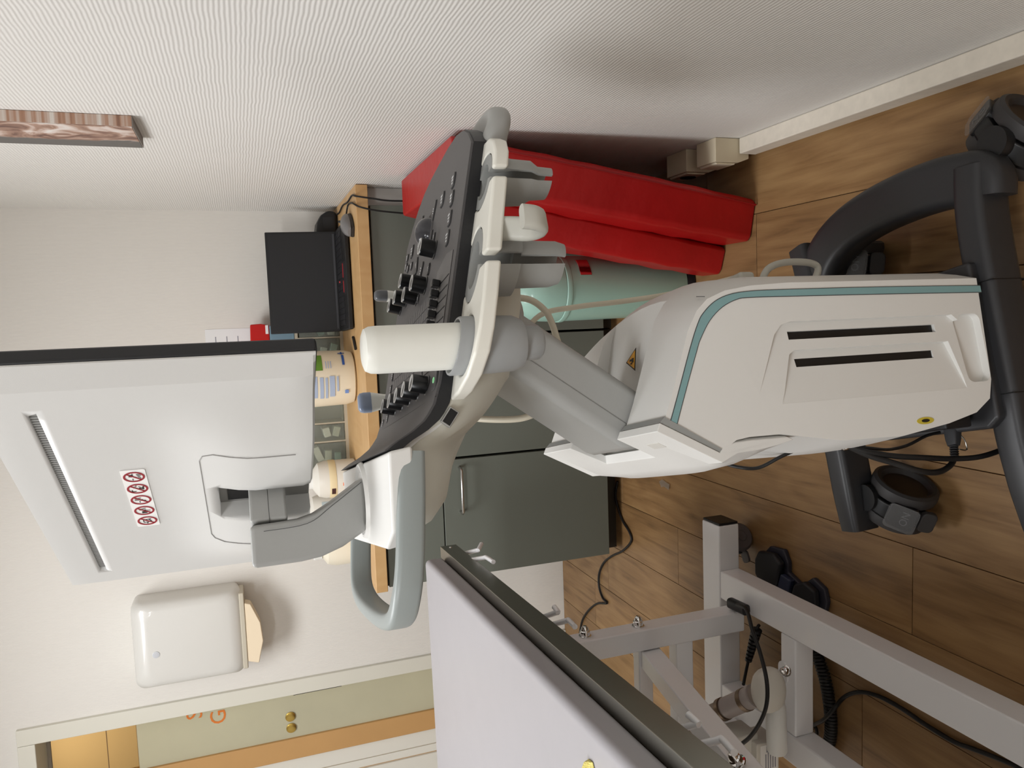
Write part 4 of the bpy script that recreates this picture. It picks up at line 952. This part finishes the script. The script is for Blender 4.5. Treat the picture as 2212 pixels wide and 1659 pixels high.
# prohibition label
LW, LHh = 0.150, 0.027
lb = 0.193
def lab(x, z, y=-0.0152): return (x, y - 0.026 * bumpf(x, z), z)
bm = bmesh.new(); prism(bm, rrect(LW, LHh, 0.002, 2), lambda a, c, t: V((a, lab(a, lb + 0.0135)[1] - 0.0008 * t, c + lb + 0.0135))); lbl = obj('safety_label', bm, mat('label_white', (240, 239, 236), 0.4), mon)
RINGM = mat('prohibit_red', (150, 34, 46), 0.5); BLK = mat('label_black', (30, 26, 20), 0.5); GRYI = mat('icon_grey', (130, 128, 124), 0.5)
for i in range(5):
    cx = 0.059 - i * 0.0295; cz = lb + 0.0135; yy = lab(cx, cz)[1] - 0.0012
    RM = Matrix.Translation((cx, yy, cz))
    bm = bmesh.new(); sweep(bm, [RM @ V((0.0107 * math.cos(2 * PI * k / 28), 0, 0.0107 * math.sin(2 * PI * k / 28))) for k in range(28)], [(-0.0011, -0.0003), (0.0011, -0.0003), (0.0011, 0.0003), (-0.0011, 0.0003)], True, up=V((0, 1, 0))); obj('prohibition_ring', bm, RINGM, mon)
    bm = bmesh.new(); box(bm, (-0.0106, -0.0003, -0.0009), (0.0106, 0.0003, 0.0009), RM @ Matrix.Rotation(R(-45), 4, 'Y')); obj('prohibition_bar', bm, RINGM, mon)
    bm = bmesh.new(); g = bmesh.new()
    B_ = lambda x0, z0, x1, z1, rot=0, t=bm: box(t, (x0, -0.0001, z0), (x1, 0.0002, z1), RM @ Matrix.Rotation(R(rot), 4, 'Y'))
    if i == 0: B_(-.001, .002, .004, .006, 20); B_(-.008, .0015, -.004, .0022); B_(.005, .001, .008, .0017); B_(-.006, -.006, .005, -.004, -15, g); B_(.002, -.008, .006, -.005, 0, g)
    elif i == 1: B_(-.007, .002, -.006, .007); B_(-.007, .006, -.003, .007); B_(.001, -.007, .003, -.001, 30); B_(.001, -.007, .006, -.005, 10); B_(.0, .003, .007, .005, 25, g); B_(-.003, -.005, .003, -.004, -40, g)
    elif i == 2: B_(-.007, .0015, -.003, .0022); B_(-.002, -.002, .001, .001); B_(-.002, -.006, .0, -.002, 20); B_(-.001, .001, .002, .007, 0, g); B_(.004, -.002, .006, .005, -20, g)
    elif i == 3: B_(-.007, -.003, -.002, .003); B_(-.002, -.002, .002, .0); B_(.0, .002, .003, .006, 15, g); B_(.004, -.004, .006, .004, -20, g); B_(.0, -.007, .001, -.002, 10, g)
    else: B_(-.004, .004, .005, .005); B_(-.004, -.003, -.003, .005, -12); B_(.003, -.006, .004, .004, -15); B_(-.004, -.004, .003, -.003, -25); B_(-.0075, -.0005, -.0055, .0012); g.verts.new((cx, yy, cz))
    obj('icon_black', bm, BLK, mon, smooth=False)
    if len(g.faces): obj('icon_grey', g, GRYI, mon, smooth=False)
    else: g.free()
bm = bmesh.new(); sweep(bm, [(.215, -0.0158, .066), (.219, -0.0158, .050), (.214, -0.0158, .032)], circ(0.0005, 5), up=None); obj('scuff_mark', bm, mat('scuff_grey', (150, 148, 146), 0.7), mon)
# ---- cords at the rear
def mtube(name, pts, r, m_, par=um, sm=6): 
    bm = bmesh.new(); tube(bm, pts, r, 10, sm); return obj(name, bm, m_, par, sharp=60)
def mp(lst, q): return [mhit(x, y, 1, qq if isinstance(qq, float) else q) for x, y, *r_ in lst for qq in [r_[0] if r_ else q]]
clip = mhit(1832, 963, 1, -0.10)
mtube('signal_cord', [mhit(1560, 1000, 1, -0.03), mhit(1600, 1010, 1, -0.06), mhit(1640, 1010, 1, -.07), mhit(1690, 985, 1, -0.09), mhit(1740, 966, 1, -0.1), mhit(1800, 962, 1, -0.1), clip], 0.0028, CORD)
mtube('signal_cord', [clip, mhit(1880, 968, 1, -0.11), mhit(1920, 971, 1, -.11), mhit(1960, 962, 1, -.11), mhit(2000, 942, 1, -.11), mhit(2030, 934, 1, -.11)], 0.0025, CORD)
mtube('power_cord', [clip, mhit(1870, 975, 1, -0.11), mhit(1930, 985, 1, -0.12), mhit(2000, 989, 1, -0.13), mhit(2060, 991, 1, -.13), mhit(2120, 986, 1, -.14), mhit(2180, 965, 1, -.15), mhit(2212, 945, 1, -.16)], 0.0045, CORD)
mtube('power_cord', [clip, mhit(1880, 985, 1, -0.11), mhit(1930, 1000, 1, -0.12), mhit(1985, 1017, 1, -0.13), mhit(2025, 1020, 1, -.13), mhit(2052, 1006, 1, -.12), mhit(2062, 985, 1, -.115), mhit(2062, 960, 1, -.11)], 0.0048, CORD)
pg = mhit(2058, 935, 1, -0.11)
PGM = mat('plug_grey', (46, 46, 48), 0.5)
d_ = (mhit(2062, 985, 1, -.115) - pg).normalized()
bm = bmesh.new(); sweep(bm, [pg - d_ * 0.012, pg + d_ * 0.012, pg + d_ * 0.022], rrect(0.026, 0.018, 0.004, 3), up=None, scale=lambda t: 1 - 0.35 * t); plug = obj('power_plug', bm, PGM, um, sharp=50)
for k in range(5):
    bm = bmesh.new(); lathe(bm, [(0.0052, -0.0012), (0.0068, -0.0008), (0.0068, 0.0008), (0.0052, 0.0012)], axis_m(pg + d_ * (0.024 + 0.004 * k), d_), 14); obj('strain_relief', bm, PGM, plug)
mtube('plug_clip', [pg + V((0, 0, -.008)), pg + V((-.012, 0, -.022)), pg + V((-.03, 0, -.024)), pg + V((-.028, 0, -.008))], 0.0012, STEELB, sm=3)
boxo('inlet_block', (-.158, -.17, .208), (-.136, -.04, .262), mat('inlet_black', (22, 22, 24), 0.5), um, bevel=0.003)
bm = bmesh.new(); lathe(bm, [(0, 0), (0.006, 0), (0.007, 0.003), (0.004, 0.006), (0, 0.0065)], axis_m(clip + V((0, 0, 0.006)), (-1, -.3, 0)), 14); obj('cable_screw', bm, CHR, um)
# cable hook loop at the front of the column
CW = mat('white_cable', (214, 206, 186), 0.45)
mtube('front_cable_hook', [(.118, -.03, .452), (.142, -.035, .436), (.153, -.035, .40), (.152, -.035, .35), (.142, -.035, .332), (.118, -.035, .345)], 0.006, mat('hook_beige', (190, 189, 180), 0.45))
boxo('cable_guide', (.112, -.05, .475), (.135, .02, .505), mat('hook_beige', (190, 189, 180), 0.45), um, bevel=0.006)
# ------------------------------------------------------------------ things in the holders
gb_ = empty('gel_bottle', Matrix.Translation(MO) @ Matrix.Rotation(MA, 4, 'Z') @ V((-.005, -.246, z3 - .0)), MA); tag(gb_, 'plain white bottle standing upside down in the grey cup holder', 'bottle')
bm = bmesh.new(); lathe(bm, [(0, -.036), (.022, -.036), (.0268, -.031), (.0268, 0.0), (.0264, .102), (.0258, .109), (.0232, .1145), (.018, .1165), (0, .1167)], None, 44); obj('bottle_body', bm, mat('bottle_white', (228, 228, 220), 0.38, noise=0.01, nscale=30), gb_)
bm = bmesh.new(); lathe(bm, [(0, -.044), (.012, -.044), (.014, -.0365), (0, -.0365)], None, 20); obj('bottle_cap', bm, mat('cap_white', (240, 240, 236), 0.35), gb_)
def probe(p, q, z, tilt, tipm, label, w0, l0):
    t = empty('ultrasound_probe', Matrix.Translation(MO) @ Matrix.Rotation(MA, 4, 'Z') @ V((p, q, z)), MA); t.rotation_euler = (0, tilt, MA); tag(t, label, 'probe', 'probes in the far holders')
    bm = bmesh.new(); rg = []
    for h, a, b_ in ((-.06, .008, .008), (-.03, .0095, .009), (0, .011, .010), (.02, .0125 * w0, .0105), (.034, .0155 * w0, .011), (l0, .0175 * w0, .0115)):
        rg.append([bm.verts.new((x, y, h)) for x, y in rrect(2 * a, 2 * b_, min(a, b_) * 0.8, 4)])
    for A, B in zip(rg, rg[1:]):
        for j in range(len(A)): bm.faces.new((A[j], A[(j + 1) % len(A)], B[(j + 1) % len(A)], B[j]))
    bm.faces.new(rg[0][::-1]); bm.faces.new(rg[-1]); obj('grip', bm, mat('probe_white', (226, 226, 220), 0.35), t, sharp=50)
    bm = bmesh.new(); rg = []
    for h, a, b_ in ((l0, .0178 * w0, .0118), (l0 + .012, .0178 * w0, .0115), (l0 + .018, .0165 * w0, .0095), (l0 + .0215, .012 * w0, .006)):
        rg.append([bm.verts.new((x, y, h)) for x, y in rrect(2 * a, 2 * b_, min(a, b_) * 0.8, 4)])
    for A, B in zip(rg, rg[1:]):
        for j in range(len(A)): bm.faces.new((A[j], A[(j + 1) % len(A)], B[(j + 1) % len(A)], B[j]))
    bm.faces.new(rg[0][::-1]); bm.faces.new(rg[-1]); obj('tip', bm, tipm, t, sharp=50)
    return t
probe(.0, .255, 1.030, 0, mat('probe_blue_grey', (134, 146, 168), 0.3), 'white ultrasound probe with blue-grey head beside the left knobs', 1.0, .044)
probe(.186, .255, .985, R(4), mat('probe_dark_grey', (96, 98, 102), 0.3), 'narrow white ultrasound probe with dark grey tip behind the right knobs', 0.55, .044)
def wtube(name, pts, r, m_, label):
    MM = Matrix.Translation(MO) @ Matrix.Rotation(MA, 4, 'Z')
    bm = bmesh.new(); tube(bm, [MM @ V(p) for p in pts], r, 10, 6); return tag(obj(name, bm, m_, sharp=60), label, 'cable')
wtube('probe_cable', [(.0, .255, .965), (-.02, .24, .94), (-.045, .2, .915), (-.058, .15, .875), (-.06, .12, .84), (-.045, .11, .81), (-.01, .12, .785), (.03, .17, .77), (.05, .2, .74)], 0.0055, CW, 'thick cream probe cable sagging behind the lifting arm')
wtube('probe_cable', [(.186, .255, .92), (.18, .22, .895), (.155, .16, .88), (.14, .10, .855), (.13, .08, .825), (.11, .08, .80), (.085, .08, .79), (.06, .08, .785), (.045, .08, .78)], 0.0055, CW, 'cream probe cable looping under the probe cups')
wtube('probe_cable', [(.07, .13, .835), (.115, .13, .79), (.125, .12, .725), (.13, .11, .64), (.138, .10, .55), (.150, .08, .47), (.146, .01, .445)], 0.0048, CW, 'straight cream cable running down to the guide in front of the column')

# ------------------------------------------------------------------ examination bed
bedo = V((-0.95, 1.0, 0))
bed = empty('examination_bed', bedo); tag(bed, 'height-adjustable examination bed with grey cushion and white tube frame', 'bed')
BT = Matrix.Translation(-bedo)
TUBEW = mat('white_powder_coat', (238, 238, 240), 0.3, coat=0.2)
STL = mat('stainless_steel', (150, 148, 140), 0.30, 1.0, bump=0.06, bscale=60)
MATM = mat('grey_vinyl', (160, 157, 160), 0.45, bump=0.06, bscale=70, noise=0.012, nscale=14)
RA = math.atan(0.0567)
RM_ = Matrix.Translation(V((-0.602, 1.955, 0)) - bedo) @ Matrix.Rotation(RA, 4, 'Z')   # rail corner frame: x outwards, -y along the bed
LB = 2.05
bm = bmesh.new(); box(bm, (-0.70, -LB, 0.812), (-0.022, -0.022, 0.862), RM_); mt_ = obj('cushion', bm, MATM, bed, bevel=0.014, seg=4)
bm = bmesh.new(); prism(bm, [(0, 0.768), (0.0, 0.812), (-0.03, 0.812), (-0.03, 0.8085), (-0.0035, 0.8085), (-0.0035, 0.768)], lambda a, c, t: RM_ @ V((a, -LB * t, c))); obj('steel_rail', bm, STL, bed, bevel=0.0012)
bm = bmesh.new(); prism(bm, [(-0.0038, 0.768), (-0.0038, 0.808), (-0.69, 0.808), (-0.69, 0.768)], lambda a, c, t: RM_ @ V((a, -0.0035 * t, c))); obj('steel_end', bm, STL, bed)
boxo('support_board', (-0.69, -LB, 0.795), (-0.032, -0.01, 0.811), mat('board_dark', (70, 66, 62), 0.7), bed, M=RM_)
bm = bmesh.new(); lathe(bm, [(0, 0), (0.004, 0), (0.003, 0.002), (0, 0.0025)], RM_ @ Matrix.Translation((0, -0.025, 0.79)) @ Matrix.Rotation(R(90), 4, 'Y'), 12); obj('screw', bm, CHR, bed)
def bar(name, lo, hi, m_=TUBEW, bevel=0.004): return boxo(name, V(lo) - bedo, V(hi) - bedo, m_, bed, bevel=bevel)
def beam(name, a, b_, w_, h_, m_=TUBEW, up=V((0, 0, 1))):
    bm = bmesh.new(); sweep(bm, [V(a) - bedo, V(b_) - bedo], [(-w_ / 2, -h_ / 2), (w_ / 2, -h_ / 2), (w_ / 2, h_ / 2), (-w_ / 2, h_ / 2)], up=up); return obj(name, bm, m_, bed, bevel=0.004)
# lower chassis
eb = bar('end_bar', (-1.34, 1.660, 0.078), (-0.560, 1.738, 0.140))
bar('end_cap', (-0.5595, 1.662, 0.080), (-0.553, 1.736, 0.138), BLACKP, 0.002)
bar('side_bar', (-0.752, 0.06, 0.080), (-0.678, 1.6595, 0.139)); bar('side_bar', (-1.055, 0.06, 0.080), (-0.985, 1.6595, 0.139))
bar('cross_bar', (-0.9848, 1.375, 0.085), (-0.7525, 1.425, 0.137))
bar('end_bar', (-1.34, -0.02, 0.078), (-0.42, 0.0595, 0.140))
# upright post with bolts and cross beams
ps = bar('post', (-0.800, 1.555, 0.140), (-0.748, 1.607, 0.600)); bar('end_cap', (-0.799, 1.556, 0.6005), (-0.749, 1.606, 0.606), BLACKP, 0.002)
ps2 = bar('post', (-1.10, 1.555, 0.140), (-1.048, 1.607, 0.600))
bar('cross_beam', (-1.0478, 1.562, 0.285), (-0.8003, 1.600, 0.332)); bar('cross_beam', (-1.0478, 1.566, 0.395), (-0.8003, 1.598, 0.432))
bar('cross_beam', (-1.0478, 1.560, 0.54), (-0.8003, 1.602, 0.59))
def bolt(p, d, s=1.0):
    bm = bmesh.new(); lathe(bm, [(0, 0), (0.015 * s, 0), (0.015 * s, 0.003 * s), (0.012 * s, 0.004 * s), (0.012 * s, 0.013 * s), (0.0095 * s, 0.015 * s), (0.008 * s, 0.021 * s), (0.0045 * s, 0.0255 * s), (0, 0.0265 * s)], axis_m(V(p) - bedo, d), 18); return obj('bolt', bm, CHR, bed, sharp=30)
bolt((-0.748, 1.581, 0.565), (1, 0, 0)); bolt((-0.748, 1.581, 0.425), (1, 0, 0))
# lift arms (parallelogram) from the posts towards the bed
A0 = hit(1390, 1402, 0, -0.824); A1 = hit(1625, 1690, 0, -0.824)
dv = (A1 - A0).normalized()
beam('lift_arm', A0 - dv * 0.01, A0 + dv * (A1 - A0).length * 1.35, 0.044, 0.05); beam('lift_arm', V((-1.03, A0.y, A0.z)) - dv * 0.01, V((-1.03, A0.y, A0.z)) + dv * (A1 - A0).length * 1.35, 0.044, 0.05)
bb = hit(1596, 1648, 0, -0.80); bolt(bb, (0.75, 0.1, 0.65), 1.0)
bm = bmesh.new(); t_ = A0 + dv * 0.20; up_ = V((0, 0, 1)).cross(dv).cross(dv) * -1
# upper subframe under the rails
bar('upper_beam', (-1.25, 0.3, 0.74), (-1.20, 1.85, 0.78)); bar('upper_beam', (-0.70, 0.3, 0.74), (-0.65, 1.85, 0.78))
bar('upper_cross', (-1.1995, 1.70, 0.742), (-0.7005, 1.74, 0.778)); bar('upper_cross', (-1.1995, 0.5, 0.742), (-0.7005, 0.54, 0.778))
beam('lift_strut', V((-0.824, (A0 + dv * (A1 - A0).length * 1.3).y, (A0 + dv * (A1 - A0).length * 1.3).z)), V((-0.675, 0.62, 0.74)), 0.03, 0.03); 
# cloth-roll hooks: pairs of bent rods below the rail
def hook(pts): 
    bm = bmesh.new(); tube(bm, [V(p) - bedo for p in pts], 0.0055, 10, 4); obj('rod_hook', bm, TUBEW, bed, sharp=60)
for x0, y0, xa, ya, xb, yb, dpt in ((1005, 1195, 1033, 1188, 1040, 1175, -0.575), (1005, 1212, 1050, 1204, 1066, 1214, -0.575), (1168, 1335, 1205, 1322, 1197, 1311, -0.60), (1178, 1353, 1228, 1340, 1242, 1354, -0.60), (1440, 1582, 1508, 1563, 1486, 1543, -0.60), (1470, 1618, 1560, 1597, 1586, 1626, -0.60)):
    p0 = hit(x0, y0, 0, dpt - 0.035); p1 = hit(xa, ya, 0, dpt); p2 = hit(xb, yb, 0, dpt + 0.004)
    hook([p0 + (p0 - p1) * 0.5, p0, p1 + (p0 - p1) * 0.12, p1, p2])
# casters of the bed
def bed_caster(x, y, rot):
    c = empty('caster', V((x, y, 0)) - bedo, rot); c.parent = bed; c.scale = (1.05, 1.05, 1.0)
    GY = mat('caster_grey', (92, 86, 86), 0.5)
    bm = bmesh.new(); lathe(bm, [(0, 0.014), (0.012, 0.015), (0.014, 0.013), (0.030, 0.013), (0.034, 0.010), (0.037, 0.004), (0.037, -0.004), (0.034, -0.010), (0, -0.010)], Matrix.Translation((0.012, 0, 0.037)) @ Matrix.Rotation(R(90), 4, 'Y'), 32); obj('wheel', bm, GY, c)
    bm = bmesh.new(); lathe(bm, [(0, 0.010), (0.034, 0.010), (0.037, 0.004), (0.037, -0.004), (0, -0.008)], Matrix.Translation((-0.012, 0, 0.037)) @ Matrix.Rotation(R(-90), 4, 'Y'), 32); obj('wheel', bm, mat('caster_dark', (60, 58, 60), 0.5), c)
    bm = bmesh.new(); prism(bm, [(0.041 * math.cos(R(a)), 0.041 * math.sin(R(a))) for a in range(0, 181, 15)] + [(-0.030, 0.0), (0.030, 0.0)][::1], lambda a, b_, t: V((-0.008 + 0.014 * t, a, b_ + 0.037))); obj('fender', bm, mat('caster_dark', (60, 58, 60), 0.5), c)
    bm = bmesh.new(); prism(bm, rrect(0.026, 0.03, 0.008, 3), lambda a, b_, t: V((a - 0.002, b_ - 0.05, 0.022 + 0.006 * t))); obj('brake_tab', bm, GY, c)
    bm = bmesh.new(); lathe(bm, [(0, 0.07), (0.010, 0.07), (0.010, 0.079), (0, 0.079)], Matrix.Translation((0, 0, 0)), 16); obj('stem', bm, CHR, c)
bed_caster(-0.622, 1.728, R(-62)); bed_caster(-1.29, 1.70, R(-30)); bed_caster(-0.50, 0.02, R(0)); bed_caster(-1.27, 0.02, R(20))
# actuator
ACT = mat('actuator_ivory', (214, 210, 200), 0.4); TUBG = mat('actuator_tube', (150, 138, 128), 0.4); CLAMP = mat('clamp_steel', (140, 122, 104), 0.35, 0.7)
G = hit(1660, 1490, 2, 0.22); E_ = hit(1525, 1548, 1, G.y + 0.16)
ad_ = (E_ - G).normalized()
bm = bmesh.new(); rg = []
for k in range(9):
    a = PI * k / 8 - PI / 2; rr = 0.047 * max(math.cos(a), 0.02) ** 0.5
    rg.append([bm.verts.new(G - bedo + V((0.052 * math.cos(2 * PI * i / 20) * (rr / 0.047), 0.034 * math.sin(2 * PI * i / 20) * (rr / 0.047), 0.034 * math.sin(a)))) for i in range(20)])
for A, B in zip(rg, rg[1:]):
    for j in range(20): bm.faces.new((A[j], A[(j + 1) % 20], B[(j + 1) % 20], B[j]))
bm.faces.new(rg[0][::-1]); bm.faces.new(rg[-1]); act = obj('actuator_gearbox', bm, ACT, bed, sharp=60)
bm = bmesh.new(); lathe(bm, [(0, 0), (0.0215, 0), (0.0215, 0.5), (0, 0.5)], axis_m(G + ad_ * 0.02 - bedo, ad_), 24); obj('push_tube', bm, TUBG, act)
bm = bmesh.new(); lathe(bm, [(0, 0.025), (0.026, 0.025), (0.026, 0.03), (0.0245, 0.033), (0.0245, 0.12), (0, 0.12)], axis_m(G + ad_ * 0.02 - bedo, ad_), 24); obj('outer_sleeve', bm, mat('sleeve_grey', (170, 160, 156), 0.4), act)
for k in (0.05, 0.125):
    bm = bmesh.new(); lathe(bm, [(0.0225, k), (0.0262, k), (0.0262, k + 0.012), (0.0225, k + 0.012)], axis_m(G + ad_ * 0.02 - bedo, ad_), 24); obj('clamp_band', bm, CLAMP, act)
m0 = hit(1675, 1522, 2, 0.20); m1 = hit(1679, 1626, 2, 0.20); md = (m1 - m0).normalized()
bm = bmesh.new(); lathe(bm, [(0, -0.02), (0.021, -0.02), (0.021, 0.0), (0.0225, 0.003), (0.0225, (m1 - m0).length - 0.006), (0.019, (m1 - m0).length), (0, (m1 - m0).length)], axis_m(m0 - bedo, md), 28); obj('motor', bm, mat('motor_white', (224, 224, 220), 0.35), act)
boxo('control_box', (-0.06, -0.035, -0.04), (0.05, 0.035, 0.04), ACT, bed, M=Matrix.Translation(hit(1600, 1575, 2, 0.245) + V((-0.06, 0.02, 0)) - bedo), bevel=0.006)
cbx = Matrix.Translation(hit(1640, 1620, 2, 0.205) - bedo)
cb = boxo('battery_box', (-0.06, -0.02, -0.04), (0.028, 0.05, 0.022), ACT, bed, M=cbx, bevel=0.003)
lb_ = boxo('rating_label', (-0.045, -0.0206, -0.036), (0.022, -0.0200, 0.012), mat('label_white', (240, 239, 236), 0.4), cb, M=cbx)
bm = bmesh.new()
for k in range(5): box(bm, (-0.036, -0.0209, -0.030 + k * 0.0065), (0.0 + 0.006 * (k % 2), -0.0206, -0.027 + k * 0.0065), cbx)
box(bm, (0.004, -0.0209, -0.02), (0.018, -0.0206, -0.004), cbx); obj('label_print', bm, INK, cb, smooth=False)
# lug with cap nut
bm = bmesh.new(); prism(bm, rrect(0.05, 0.03, 0.014, 4), lambda a, b_, t: hit(1690, 1452, 2, 0.17) - bedo + V((a, b_, -0.006 * t))); obj('lug', bm, TUBEW, bed, bevel=0.001)
bolt(hit(1700, 1450, 2, 0.172), (0.3, -0.1, 1), 0.8)
# bed cables
def btube(name, pts, r): 
    bm = bmesh.new(); tube(bm, [p - bedo for p in pts], r, 8, 6); return obj(name, bm, CORD, bed, sharp=60)
btube('hand_cable', [hit(1592, 1306, 2, 0.22), hit(1612, 1316, 2, 0.235), hit(1625, 1360, 2, 0.25), hit(1642, 1410, 2, 0.255), hit(1656, 1470, 2, 0.27), hit(1656, 1520, 2, 0.275), hit(1642, 1560, 2, 0.28), hit(1620, 1592, 2, 0.285), hit(1598, 1610, 2, 0.29)], 0.0045)
bm = bmesh.new(); a_ = hit(1578, 1302, 2, 0.165); b_ = hit(1612, 1318, 2, 0.165); sweep(bm, [a_ - bedo, (a_ + b_) / 2 - bedo, b_ - bedo], rrect(0.026, 0.022, 0.008, 3), up=None); obj('cable_connector', bm, BLACKP, bed, sharp=50)
p0, p1 = hit(1634, 1362, 2, 0.12), hit(1617, 1425, 2, 0.13)
btube('motor_cable', [hit(1640, 1350, 2, 0.11), p0, p1, hit(1606, 1478, 2, 0.2)], 0.004)
for k in range(9):
    c_ = p0 + (p1 - p0) * (k / 8); bm = bmesh.new(); r_ = 0.0135 - 0.0006 * k
    lathe(bm, [(0.004, -0.004), (r_, -0.003), (r_, 0.003), (0.004, 0.004)], axis_m(c_ - bedo, p1 - p0), 12); obj('strain_relief', bm, BLACKP, bed)

# ------------------------------------------------------------------ foot switch and cords on the floor
fs = empty('foot_switch', hit(1716, 1255, 2, 0.0)); tag(fs, 'black double foot switch lying on the floor beside the bed frame', 'foot switch')
fo = fs.location.copy(); FSM = mat('pedal_black', (30, 30, 34), 0.5); FSB = mat('pedal_base', (46, 46, 56), 0.45)
def foot(pts, z0, z1, nm, m_, bev=0.004):
    bm = bmesh.new(); P = [hit(x, y, 2, 0.0) - fo for x, y in pts]
    prism(bm, [(p.x, p.y) for p in P], lambda a, b__, t: V((a, b__, z0 + (z1 - z0) * t))); return obj(nm, bm, m_, fs, bevel=bev)
foot([(1672, 1178), (1702, 1186), (1712, 1215), (1712, 1235), (1740, 1262), (1765, 1246), (1790, 1270), (1796, 1300), (1788, 1335), (1720, 1310), (1688, 1290), (1650, 1240), (1652, 1200)], 0.0, 0.014, 'base_plate', FSB)
foot([(1660, 1186), (1692, 1192), (1708, 1214), (1700, 1258), (1690, 1272), (1668, 1262), (1652, 1236), (1652, 1204)], 0.015, 0.034, 'pedal', FSM, 0.006)
foot([(1738, 1258), (1758, 1252), (1782, 1272), (1784, 1302), (1776, 1322), (1735, 1310), (1728, 1290)], 0.015, 0.034, 'pedal', FSM, 0.006)
foot([(1706, 1236), (1728, 1250), (1720, 1290), (1694, 1280)], 0.0145, 0.03, 'bridge', mat('bridge_blue', (48, 54, 76), 0.4))
def fl(pts, z): return [hit(x, y, 2, z) for x, y in pts]
base_ = spline(fl([(1740, 1372), (1762, 1410), (1780, 1460), (1790, 1510), (1795, 1560), (1792, 1600), (1778, 1632)], 0.016), 10)
coil = []
tot = 0
for i, p in enumerate(base_):
    t = (base_[min(i + 1, len(base_) - 1)] - base_[max(i - 1, 0)]).normalized(); s = t.cross(V((0, 0, 1))).normalized(); u = V((0, 0, 1))
    if i + 1 < len(base_):
        q = base_[i + 1]
        for k in range(14):
            f_ = k / 14; a = (i + f_) * 2.2
            coil.append(p.lerp(q, f_) + s * 0.0115 * math.cos(a * 2) + u * 0.0115 * math.sin(a * 2))
bm = bmesh.new(); sweep(bm, coil, circ(0.0036, 6), up=None); cc = obj('coiled_cable', bm, CORD, sharp=60); tag(cc, 'black coiled spring cable on the floor behind the white frame bar', 'cable')
bm = bmesh.new(); tube(bm, fl([(2225, 1668), (2160, 1640), (2100, 1617), (2060, 1602), (2000, 1566), (1950, 1532), (1900, 1505), (1858, 1495), (1825, 1505)], 0.006) + [hit(1800, 1533, 2, 0.042), hit(1778, 1556, 2, 0.042), hit(1752, 1568, 2, 0.018)], 0.0048, 8, 6)
pc = obj('power_lead', bm, CORD, sharp=60); tag(pc, 'black power lead curving over the floor towards the camera', 'cable')
plg = empty('cable_plug', hit(1725, 1573, 2, 0.0)); tag(plg, 'black plug with small cable loops on the floor by the actuator', 'plug'); po = plg.location.copy()
bm = bmesh.new(); sweep(bm, [p - po for p in fl([(1698, 1578), (1712, 1574), (1745, 1568)], 0.014)], rrect(0.028, 0.026, 0.006, 3)); obj('plug_body', bm, BLACKP, plg, sharp=50)
bm = bmesh.new(); tube(bm, [p - po for p in fl([(1712, 1562), (1704, 1545), (1708, 1531), (1722, 1527), (1736, 1540), (1735, 1558)], 0.012)], 0.004, 8, 6); obj('cable_loop', bm, CORD, plg)
bm = bmesh.new(); tube(bm, [p - po for p in fl([(1745, 1568), (1752, 1562), (1762, 1572), (1764, 1588), (1755, 1600), (1740, 1592), (1728, 1588)], 0.008)], 0.004, 8, 6); obj('cable_loop', bm, CORD, plg)
bm = bmesh.new(); tube(bm, fl([(1334, 1040), (1330, 1075), (1343, 1120), (1360, 1150), (1363, 1170), (1345, 1190), (1322, 1201), (1304, 1216), (1294, 1240), (1294, 1268), (1302, 1292), (1311, 1303), (1290, 1304), (1272, 1318), (1258, 1340), (1252, 1370)], 0.006), 0.0042, 8, 6)
fc = obj('floor_cord', bm, CORD, sharp=60); tag(fc, 'thin black cord snaking over the floor from the cabinets to the bed', 'cable')
scr = empty('plastic_scrap', hit(1437, 1047, 2, 0.0)); tag(scr, 'small scrap of clear plastic lying on the planks behind the machine', 'scrap')
bm = bmesh.new(); P = [(-.012, -.03), (.008, -.034), (.012, -.01), (.016, .012), (.004, .034), (-.012, .02), (-.006, 0)]
prism(bm, P, lambda a, b__, t: V((a, b__, 0.0005 + 0.004 * abs(math.sin(a * 200 + b__ * 90)) + 0.0006 * t))); obj('film', bm, mat('clear_film', (200, 190, 176), 0.2, trans=0.7, ior=1.2, alpha=0.5), scr, smooth=False)
# yellow cloth corner on the cushion
yo = hit(1276, 1643, 2, 0.863)
yc = empty('yellow_cloth', yo); tag(yc, 'corner of a yellow terry cloth lying on the grey cushion', 'cloth')
bm = bmesh.new(); rgs = []
for i in range(11):
    t = i / 10; c0 = V((0.0, 0.0, 0.0)) + V((-0.22 * t, -0.05 * t + 0.01 * math.sin(6 * t), 0)); wv = 0.007 + 0.085 * t ** 0.8
    rgs.append([bm.verts.new(c0 + V((-0.2 * k * wv, k * wv, 0.001 + 0.018 * (1 - abs(k)) * min(1, t * 4 + 0.4) + 0.005 * math.sin(11 * t + 6 * k) * (1 - abs(k)) ))) for k in (-1, -.6, -.25, .1, .45, .8, 1)])
bot = [[bm.verts.new((v_.co.x, v_.co.y, 0.0)) for v_ in r_] for r_ in rgs]
for A, B in zip(rgs, rgs[1:]):
    for j in range(6): bm.faces.new((A[j], A[j + 1], B[j + 1], B[j]))
for A, B in zip(bot, bot[1:]):
    for j in range(6): bm.faces.new((A[j + 1], A[j], B[j], B[j + 1]))
for i in range(10):
    for j in (0, 6): bm.faces.new((rgs[i][j], rgs[i + 1][j], bot[i + 1][j], bot[i][j]))
for i in (0, 10):
    for j in range(6): bm.faces.new((rgs[i][j], rgs[i][j + 1], bot[i][j + 1], bot[i][j]))
obj('terry_fold', bm, mat('yellow_terry', (222, 208, 124), 0.9, bump=1.0, bscale=500, noise=0.12, nscale=400), yc)
